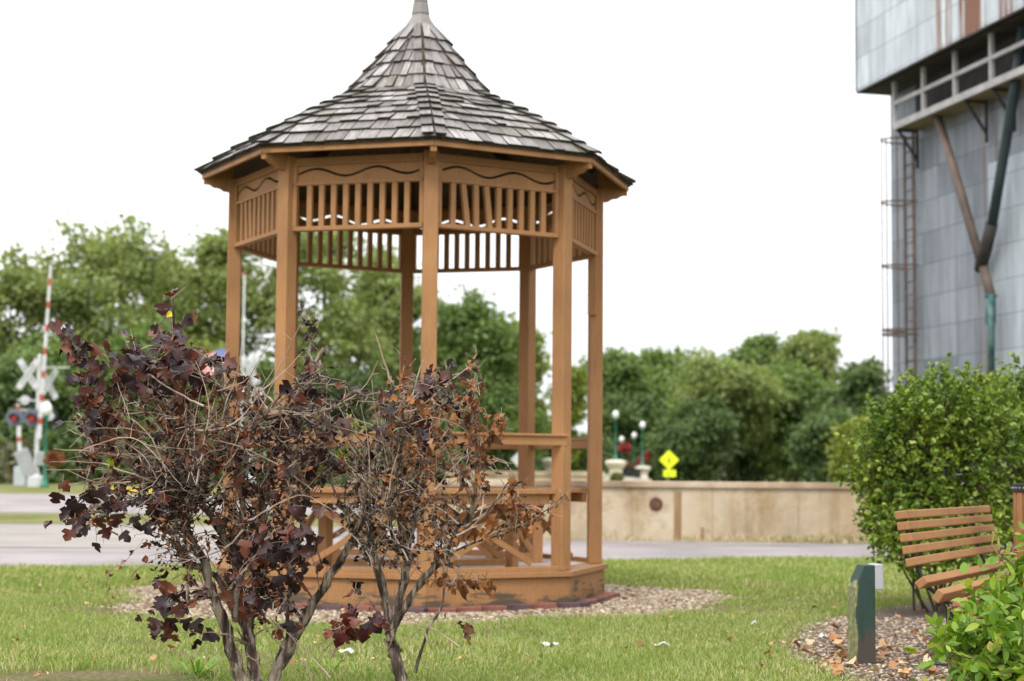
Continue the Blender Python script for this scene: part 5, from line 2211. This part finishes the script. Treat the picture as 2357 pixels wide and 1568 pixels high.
for m in (
    (300, 1010, 145, 110, 120, {'rustleaf': 7, 'purple': 1.2, 'brownleaf': 1, 'blackleaf': 1}, 3),
    (390, 850, 125, 55, 62, {'purple': 8, 'rustleaf': 1}, 3),
    (490, 970, 140, 110, 125, {'rustleaf': 8, 'purple': .6, 'brownleaf': 2}, 3),
    (405, 1110, 75, 70, 190, {'blackleaf': 9, 'brownleaf': 1}, 5),
    (610, 1060, 110, 110, 130, {'purple': 1.4, 'brownleaf': 3, 'rustleaf': 4, 'blackleaf': 2}, 3),
    (740, 900, 62, 55, 46, {'purple': 3, 'brownleaf': 5}, 3),
    (730, 1020, 100, 100, 110, {'brownleaf': 5, 'purple': 1, 'blackleaf': 2, 'rustleaf': 2}, 3),
    (560, 1190, 150, 75, 130, {'purple': 1, 'rustleaf': 4, 'blackleaf': 3}, 3),
    (590, 1310, 60, 110, 80, {'purple': 4, 'rustleaf': 4}, 3),
    (410, 1260, 60, 60, 55, {'rustleaf': 4, 'blackleaf': 4}, 3),
    (360, 1170, 80, 45, 40, {'rustleaf': 4, 'blackleaf': 2, 'purple': 2}, 3),
):
    S.mass(*m[:4], int(m[4] * .66), m[5], nleaf=m[6])
S.mass(655, 1270, 60, 45, 12, {'purple': 1}, yoff=-.15, nleaf=2)
S.mass(640, 1400, 50, 50, 8, {'purple': 1, 'rustleaf': 2}, yoff=-.1, nleaf=2)
S.mass(395, 1410, 42, 60, 7, {'purple': 1}, dY=.1, yoff=-.15, nleaf=2)
S.mass(215, 1140, 75, 42, 10, {'purple': 3, 'rustleaf': 2}, dY=.15, yoff=-.15, nleaf=2)
S.mass(215, 1200, 70, 40, 10, {'purple': 2, 'rustleaf': 2}, dY=.15, yoff=-.1, nleaf=2)
S.mass(235, 960, 55, 55, 12, {'purple': 4, 'rustleaf': 2}, dY=.15, yoff=-.15, nleaf=2)
S.sprig([(148, 755), (165, 790), (190, 830), (205, 880), (225, 930), (240, 990)], 'purple', 1, n=2)
S.sprig([(185, 870), (195, 900), (215, 930)], 'purple', 1, n=2)
S.sprig([(398, 665), (394, 720), (400, 790), (395, 850)], 'purple', 2, n=1)
S.sprig([(370, 760), (385, 800), (380, 860)], 'purple', 1, n=1)
S.sprig([(440, 735), (410, 750), (402, 790)], 'purple', 2, n=1)
S.sprig([(290, 790), (310, 830), (330, 880)], 'purple', 1, n=1)
S.sprig([(235, 800), (260, 850), (290, 900)], 'purple', 1, n=1)
S.sprig([(700, 715), (715, 760), (712, 810), (735, 860)], 'brownleaf', 1, n=2)
S.sprig([(735, 740), (715, 790)], 'brownleaf', 1, n=1)
S.sprig([(330, 1240), (290, 1290), (255, 1310), (245, 1350)], 'rustleaf', 2, n=1)
S.sprig([(380, 1280), (330, 1300), (300, 1330)], 'rustleaf', 2, n=1)
S.sprig([(330, 1420), (395, 1380), (430, 1340)], 'purple', 2, n=1)
rr_ = random.Random(4)
long_twigs = [
    [(112, 1064), (180, 1062), (250, 1072), (330, 1100), (400, 1130)],
    [(160, 1030), (210, 990), (280, 985), (345, 1000)],
    [(140, 1000), (230, 960), (330, 950), (420, 965)],
    [(300, 755), (320, 830), (370, 880), (440, 920), (470, 935)],
    [(270, 880), (300, 960), (350, 1010), (385, 1100)],
    [(150, 1080), (220, 1110), (300, 1110)],
    [(560, 800), (545, 860), (520, 930), (505, 1010)],
    [(430, 870), (425, 950), (440, 1050), (455, 1120)],
    [(470, 870), (450, 960), (445, 1080)],
    [(640, 830), (580, 930), (520, 985), (430, 990)],
    [(690, 745), (650, 830), (610, 920), (560, 1010), (500, 1120)],
    [(720, 790), (650, 860), (600, 900)],
    [(450, 830), (480, 920), (470, 1020), (450, 1120)],
    [(260, 1000), (330, 1050), (370, 1120)],
    [(640, 760), (590, 840), (560, 880), (500, 900)],
    [(770, 1180), (700, 1140), (640, 1160), (570, 1200)],
    [(700, 1190), (620, 1230), (580, 1290), (540, 1340)],
    [(480, 1010), (560, 1030), (640, 1070), (720, 1130)],
    [(380, 1300), (440, 1290), (520, 1260), (560, 1220)],
    [(640, 1440), (700, 1490), (760, 1560)],
    [(620, 1420), (680, 1480), (720, 1570)],
    [(560, 1500), (590, 1520), (600, 1500)],
    [(815, 1400), (770, 1470), (745, 1500)],
    [(420, 1120), (330, 1020), (270, 1010), (180, 1040)],
    [(870, 830), (830, 900), (760, 940), (690, 960)],
]
for i, l in enumerate(long_twigs):
    S.pale(l[::-1], .0034 if i % 3 else .0052, .0009, (-.1 - .2 * rr_.random(), -.35 + .3 * rr_.random()))
for i in range(48):        # fan of pale shoots from the heart of the shrub
    a = R_(rr_.uniform(-100, 55))
    L = rr_.uniform(130, 330)
    x0, y0 = 430 + rr_.uniform(-30, 60), 1120 + rr_.uniform(-40, 40)
    x1, y1 = x0 + math.sin(a) * L, y0 - math.cos(a) * L * .85
    S.pale([(x0, y0), ((x0 + x1) / 2 + rr_.uniform(-25, 25), (y0 + y1) / 2 - rr_.uniform(0, 25)), (x1, y1 + rr_.uniform(-10, 30))], rr_.uniform(.003, .005), .0012, (rr_.uniform(-.1, .1), rr_.uniform(-.4, .3)))
for (px, py) in ((795, 970), (800, 1040), (735, 1080), (300, 1050), (270, 1060), (815, 985), (790, 1055)):
    for _ in range(3):
        q = S.P(px + rr_.uniform(-12, 12), py + rr_.uniform(-12, 12), .1)
        S.put('greenleaf', q, (rr_.uniform(-1, 1), .2, rr_.uniform(-1, .3)), (.3, -1, .4))
S.heroes([(375, 715, 55, 5), (362, 775, 52, 20), (388, 790, 48, -10), (436, 742, 44, 60), (424, 792, 42, 30), (428, 862, 60, 10), (380, 862, 36), (345, 850, 44), (405, 672, 20, 120),
          (152, 762, 34, -60), (178, 785, 36, 30), (200, 800, 30, 50), (160, 832, 42, -40), (184, 845, 46, 0), (216, 838, 42, 60), (163, 880, 46, -30), (196, 908, 56, 0), (240, 892, 52, 70), (178, 930, 46, -10), (218, 965, 50, 20), (188, 988, 50, -20), (245, 960, 54, 10), (262, 840, 40), (290, 880, 46), (320, 870, 40), (330, 905, 48),
          (128, 1150, 46, -20), (152, 1122, 40), (176, 1178, 52, 0), (206, 1150, 56, 30), (150, 1188, 46, -30), (238, 1130, 58, 150), (254, 1165, 50, 60), (270, 1198, 44), (176, 1214, 52, 10), (226, 1212, 60, 0), (292, 1240, 44), (270, 1172, 40), (196, 1192, 46), (312, 1205, 48, 10), (340, 1222, 46),
          (368, 1398, 58, -30), (352, 1440, 48, -20), (394, 1442, 54, 0), (414, 1408, 44, 30), (456, 1445, 46, 40), (378, 1474, 42, -10), (402, 1476, 44, 10), (430, 1438, 48, 20), (380, 1360, 50), (402, 1380, 44), (360, 1350, 40),
          (692, 1275, 58, 0), (650, 1287, 58, 30), (636, 1262, 46), (702, 1312, 44), (642, 1342, 46, 0), (612, 1358, 64, -10), (668, 1338, 44), (718, 1262, 40, 70), (690, 1300, 46), (560, 1388, 50), (590, 1385, 44), (655, 1405, 44, 50), (670, 1445, 46, 0), (560, 1430, 40), (606, 1300, 46)], M['purple'], 'purple_leaves')
S.finish()
mb = MB()
q = S.P(390, 722, -.2)
mb.add([q + Vector((-.012, 0, -.016)), q + Vector((.012, 0, -.012)), q + Vector((.010, .004, .004)), q + Vector((.002, .002, .014)), q + Vector((-.010, 0, .010))], [(0, 1, 2, 3, 4)])
mb.build('yellow_leaf', M['yellowtag'], S.t)

# right shrub
T = Shrub('smaller dead shrub in front of the gazebo, with curled orange brown leaves', 925, 7.25, 302)
T.stem([(940, 1640), (925, 1560), (898, 1470), (892, 1400), (870, 1310), (850, 1230), (848, 1140), (865, 1050), (900, 960), (905, 880)], .026, .004, (0, .1))
T.stem([(898, 1475), (915, 1400), (935, 1320), (945, 1240), (965, 1150), (990, 1060), (1000, 960)], .018, .004, (0, .2))
T.stem([(905, 1450), (955, 1360), (1020, 1280), (1065, 1215), (1090, 1160), (1098, 1050), (1092, 940), (1095, 825)], .016, .002, (0, -.2))
T.stem([(870, 1310), (820, 1230), (780, 1150), (740, 1060)], .010, .004, (0, .2))
T.stem([(940, 1300), (900, 1220), (905, 1120), (930, 1010), (925, 930)], .010, .003, (0, -.2))
T.stem([(955, 1550), (985, 1450), (1015, 1400), (1022, 1340), (1015, 1240)], .007, .003, (-.1, -.1))
T.stem([(1065, 1215), (1120, 1180), (1170, 1110), (1190, 1100)], .005, .002, (-.2, -.2))
T.stem([(1020, 1280), (1090, 1250), (1170, 1225), (1250, 1180), (1300, 1140)], .005, .0015, (-.1, -.3))
T.stem([(925, 1500), (880, 1430), (850, 1380), (800, 1330)], .006, .002, (0, -.1))
for m in (
    (860, 1010, 120, 110, 130, {'brownleaf': 5, 'purple': 2, 'blackleaf': 2, 'tan': 1}),
    (960, 980, 90, 90, 100, {'tan': 5, 'brownleaf': 3, 'purple': 1}),
    (1010, 870, 45, 35, 34, {'purple': 2, 'brownleaf': 3}),
    (1020, 1090, 110, 110, 130, {'tan': 4, 'brownleaf': 4, 'blackleaf': 1}),
    (880, 1150, 120, 100, 150, {'blackleaf': 5, 'brownleaf': 4}),
    (980, 1210, 90, 60, 70, {'tan': 2, 'brownleaf': 3, 'blackleaf': 2}),
    (860, 1260, 60, 60, 60, {'blackleaf': 5, 'brownleaf': 2}),
    (1010, 1290, 60, 30, 14, {'tan': 1, 'brownleaf': 1}),
):
    T.mass(*m[:4], int(m[4] * .38), m[5], nleaf=3)
T.mass(1180, 1185, 60, 35, 14, {'tan': 1}, dY=.1, yoff=-.2, nleaf=2)
T.mass(1060, 930, 50, 50, 16, {'brownleaf': 2, 'tan': 1}, nleaf=2)
T.sprig([(1095, 825), (1090, 890), (1085, 950), (1092, 1020), (1098, 1060)], 'tan', 1, n=1, droop=1.2)
T.sprig([(1150, 950), (1125, 1000), (1110, 1060), (1100, 1100)], 'tan', 1, n=1, droop=1.2)
T.sprig([(1168, 960), (1150, 1005)], 'tan', 1, n=1, droop=1.2)
T.sprig([(1310, 1135), (1260, 1180), (1220, 1205), (1150, 1225)], 'tan', 2, n=1, droop=1.0)
T.sprig([(1240, 1170), (1210, 1215)], 'tan', 2, n=1, droop=1.0)
T.sprig([(1000, 1330), (1050, 1345), (1095, 1335), (1130, 1345)], 'tan', 1, n=1, droop=1.6)
T.sprig([(1010, 1318), (1040, 1340), (1070, 1340)], 'tan', 1, n=1, droop=1.4)
T.sprig([(1190, 1100), (1185, 1140), (1150, 1180)], 'tan', 1, n=1, droop=1)
T.sprig([(1030, 1410), (1060, 1430), (1075, 1440), (1074, 1470)], 'rustleaf', 3, n=1, droop=1.5)
T.sprig([(820, 1340), (805, 1400), (790, 1440), (760, 1450)], 'purple', 1, n=1, droop=.8)
T.sprig([(870, 1420), (830, 1450), (800, 1460), (780, 1475)], 'rustleaf', 1, n=1, droop=1.2)
T.sprig([(850, 1420), (820, 1440), (800, 1450)], 'purple', 2, n=1, droop=1.2)
T.sprig([(880, 1420), (905, 1450), (890, 1500)], 'rustleaf', 2, n=1, droop=1.2)
for l in (
    [(860, 760), (880, 820), (900, 880)], [(1100, 830), (1030, 880), (970, 935), (930, 950)], [(985, 800), (960, 870), (930, 960)],
    [(1150, 1000), (1060, 1060), (1000, 1130)], [(1180, 1068), (1110, 1048), (1040, 1060)], [(760, 1190), (820, 1240), (850, 1300)],
    [(1190, 1120), (1120, 1170), (1050, 1170)], [(930, 900), (925, 1000), (900, 1100), (880, 1200)], [(830, 930), (850, 1030), (850, 1130)],
    [(1010, 1000), (1050, 1080), (1090, 1150)], [(930, 1420), (1000, 1450), (1060, 1490)], [(920, 1480), (970, 1450), (985, 1480)],
    [(780, 1200), (840, 1180), (900, 1220), (940, 1290)], [(780, 1480), (760, 1520), (800, 1430), (830, 1380)], [(700, 1010), (790, 1060), (850, 1120)],
    [(1240, 1180), (1130, 1200), (1050, 1235)],
):
    T.pale(l[::-1], rr_.uniform(.003, .0055), .0012, (-.1 - .2 * rr_.random(), -.3 + .3 * rr_.random()))
for i in range(26):
    a = R_(rr_.uniform(-65, 60))
    L = rr_.uniform(110, 260)
    x0, y0 = 900 + rr_.uniform(-50, 70), 1130 + rr_.uniform(-50, 60)
    x1, y1 = x0 + math.sin(a) * L, y0 - math.cos(a) * L
    T.pale([(x0, y0), ((x0 + x1) / 2 + rr_.uniform(-20, 20), (y0 + y1) / 2), (x1, y1)], rr_.uniform(.0028, .0045), .001, (rr_.uniform(-.1, .1), rr_.uniform(-.35, .3)))
T.heroes([(800, 1424, 46, 10), (772, 1446, 44, -10), (802, 1462, 48, 20), (836, 1466, 54, 10), (782, 1476, 42, -10), (818, 1440, 40), (754, 1462, 36, -30), (868, 1420, 44, 160), (885, 1440, 40, 30), (1075, 1452, 40, 0), (1020, 868, 40), (1000, 890, 36)], M['red_purple'], 'reddish_leaves')
_z3 = [(1650, 140, 50), (1600, 200, 60), (1635, 262, 90), (1572, 290, 80), (1562, 372, 110), (1682, 410, 135), (1572, 520, 95), (1612, 535, 90), (1662, 600, 110), (1582, 680, 100), (1652, 690, 90), (1600, 770, 90), (1630, 822, 80),
       (1370, 580, 100), (1300, 640, 100), (1190, 600, 120), (1112, 525, 90), (1880, 700, 140), (1862, 772, 90), (1810, 742, 100), (1782, 832, 120), (1770, 900, 100), (1722, 822, 80), (1702, 962, 120), (1690, 1030, 90), (1592, 1022, 90), (1632, 940, 90),
       (1402, 1082, 125), (1300, 1052, 110), (1452, 1100, 110), (1762, 1230, 95), (1962, 1235, 110), (1952, 1300, 100), (1850, 1452, 120), (1902, 1422, 100), (1962, 1402, 90), (2200, 1462, 80), (1030, 160, 50), (1072, 245, 60), (1040, 300, 60), (1240, 700, 90), (1210, 760, 100), (1150, 700, 80), (1320, 700, 80), (1060, 900, 90), (1180, 850, 100), (1260, 930, 90)]
_z4 = [(905, 740, 70), (950, 772, 100), (1000, 802, 95), (1082, 862, 125), (1112, 832, 90), (1162, 832, 125), (1130, 892, 90), (1222, 842, 85), (1282, 852, 140), (1342, 832, 90), (1150, 1225, 150, 0), (1158, 1150, 70, 30), (1902, 200, 120), (1802, 272, 70), (1722, 312, 90), (1642, 402, 100), (1602, 422, 80),
       (1402, 242, 110), (1452, 222, 100), (1502, 55, 130), (1332, 322, 120), (1102, 472, 100), (1152, 452, 90), (1212, 422, 90), (1062, 492, 80), (952, 302, 130), (932, 592, 90), (742, 692, 70), (1262, 420, 90), (1360, 380, 100), (1540, 300, 70), (1690, 380, 70), (1750, 350, 80)]
T.heroes([(644.5 + a[0] * .2734, 782.6 + a[1] * .2734, a[2] * .30) for a in _z3] + [(736.6 + a[0] * .2954, 1104.8 + a[1] * .2954, a[2] * .31) + tuple(a[3:]) for a in _z4], M['tan'], 'tan_leaves', crumple=.10, curl=1.3, fold=1.1, narrow=.5, smooth=False, seed=12)
T.finish()

# ---------------------------------------------------------------- weeds, fallen leaves, paper
def weed(px, py, n, L, w, seed, label, spread=1.0):
    c = G(px, py)
    r = random.Random(seed)
    mb = MB()
    for i in range(n):
        a = r.uniform(0, 2 * PI)
        l = L * r.uniform(.6, 1.2)
        el = r.uniform(.25, 1.1)
        d = Vector((math.cos(a), math.sin(a), 0))
        s = Vector((-d.y, d.x, 0))
        b0 = d * r.uniform(0, .04) * spread * 2
        vs = []
        m = 6
        for j in range(m + 1):
            u = j / m
            p = b0 + d * (l * u * math.cos(el)) + ZV * (l * math.sin(el) * u * (1.25 - .65 * u) + .002)
            ww = w * (.5 + 1.2 * u) * (1 - u ** 3) * .5 + .0004
            vs += [p - s * ww, p + s * ww]
        mb.add(vs, [(2 * j, 2 * j + 1, 2 * j + 3, 2 * j + 2) for j in range(m)])
    o = mb.build('weed', M['weed'], loc=(c.x, c.y, 0), smooth=True)
    tag(o, label, 'weed', 'grassy weeds by the dead shrubs')


M['weed'] = leaf_mat('bright_weed_blades', [(0, (.11, .23, .02)), (1, (.24, .42, .04))], .4, .35)
weed(455, 1556, 26, .17, .012, 1, 'broad bladed bright green grass weed left of the trunks of the larger dead shrub')
weed(520, 1562, 18, .13, .010, 2, 'smaller bright weed touching the left trunk of the larger dead shrub')
weed(760, 1545, 36, .10, .006, 3, 'fine green grass clump between the two dead shrubs', 3)
weed(845, 1560, 30, .09, .006, 4, 'fine green grass clump left of the smaller dead shrub trunk', 3)
weed(985, 1550, 24, .08, .006, 5, 'fine green grass clump right of the smaller dead shrub trunk', 3)

M['fallen'] = leaf_mat('fallen_tan_leaves', [(0, (.20, .085, .035)), (.4, (.40, .20, .09)), (.8, (.56, .36, .20)), (1, (.62, .50, .36))], .75, .1)
r = np.random.default_rng(77)
n = 620
x = 1.1 + 2.6 * r.random(n)
y = 8.0 + 3.6 * r.random(n)
k = in_poly_np(x + .12 * r.standard_normal(n), y + .15 * r.standard_normal(n), bed_poly)
x, y = x[k], y[k]
cl = r.random(len(x)) < np.clip(1.15 - np.hypot((x - 1.75), (y - 9.0)) * .55, .12, 1)
x, y = x[cl], y[cl]
n = len(x)
o = leaves_np('fallen_leaves', np.stack([x, y, .018 + .02 * r.random(n)], 1), np.concatenate([r.standard_normal((n, 2)), .2 * r.standard_normal((n, 1))], 1), np.array([0, 0, 1.]) + .35 * r.standard_normal((n, 3)), .035 + .045 * r.random(n), T_LOBED, M['fallen'], 8, fold=.4, curl=.3, crumple=.05)
struct(o, 'stuff', 'tan and orange fallen leaves scattered over the planting bed', 'fallen leaves')
n = 150
y = 7.9 + 9 * r.random(n)
x = (r.random(n) * 2 - 1) * .30 * y
o = leaves_np('fallen_leaves', np.stack([x, y, .03 + .012 * r.random(n)], 1), np.concatenate([r.standard_normal((n, 2)), .2 * r.standard_normal((n, 1))], 1), np.array([0, 0, 1.]) + .35 * r.standard_normal((n, 3)), .025 + .03 * r.random(n), T_LOBED, M['fallen'], 9, fold=.4, curl=.3, crumple=.05)
struct(o, 'stuff', 'a few dry leaves scattered over the lawn and gravel', 'fallen leaves')

M['paper'] = flat('white_paper', (.55, .55, .52), .8)


def paper(px, py, w, l, seed, label, two=False):
    c = G(px, py)
    r = random.Random(seed)
    mb = MB()
    N = 5
    for i in range(N + 1):
        for j in range(N + 1):
            mb.v.append(((i / N - .5) * w + r.uniform(-.004, .004), (j / N - .5) * l, .040 + .010 * math.sin(i * 1.7 + seed) + r.uniform(-.006, .008)))
    for i in range(N):
        for j in range(N):
            a = i * (N + 1) + j
            mb.f.append((a, a + N + 1, a + N + 2, a + 1)); mb.m.append(1 if two and i < 2 and j > 2 else 0)
    o = mb.build('paper_scrap', [M['paper'], M['yellow']] if two else M['paper'], loc=(c.x, c.y, 0), rot=(0, 0, r.uniform(-.5, .5)))
    tag(o, label, 'litter', 'paper scraps on the lawn')


paper(1267, 1500, .085, .07, 1, 'flat white paper scrap on the lawn in front of the gazebo centre')
paper(1520, 1500, .10, .05, 2, 'crumpled white paper scrap midway between gazebo and green stub post')
paper(798, 1515, .07, .08, 3, 'white and yellow wrapper on the grass between the dead shrubs', True)
paper(1738, 1447, .04, .05, 4, 'tiny white scrap at the edge of the lawn left of the stub post')
paper(1895, 1480, .06, .04, 5, 'white scrap lying in the planting bed left of the stub post')

scene.render.resolution_x = 1024
scene.render.resolution_y = 681
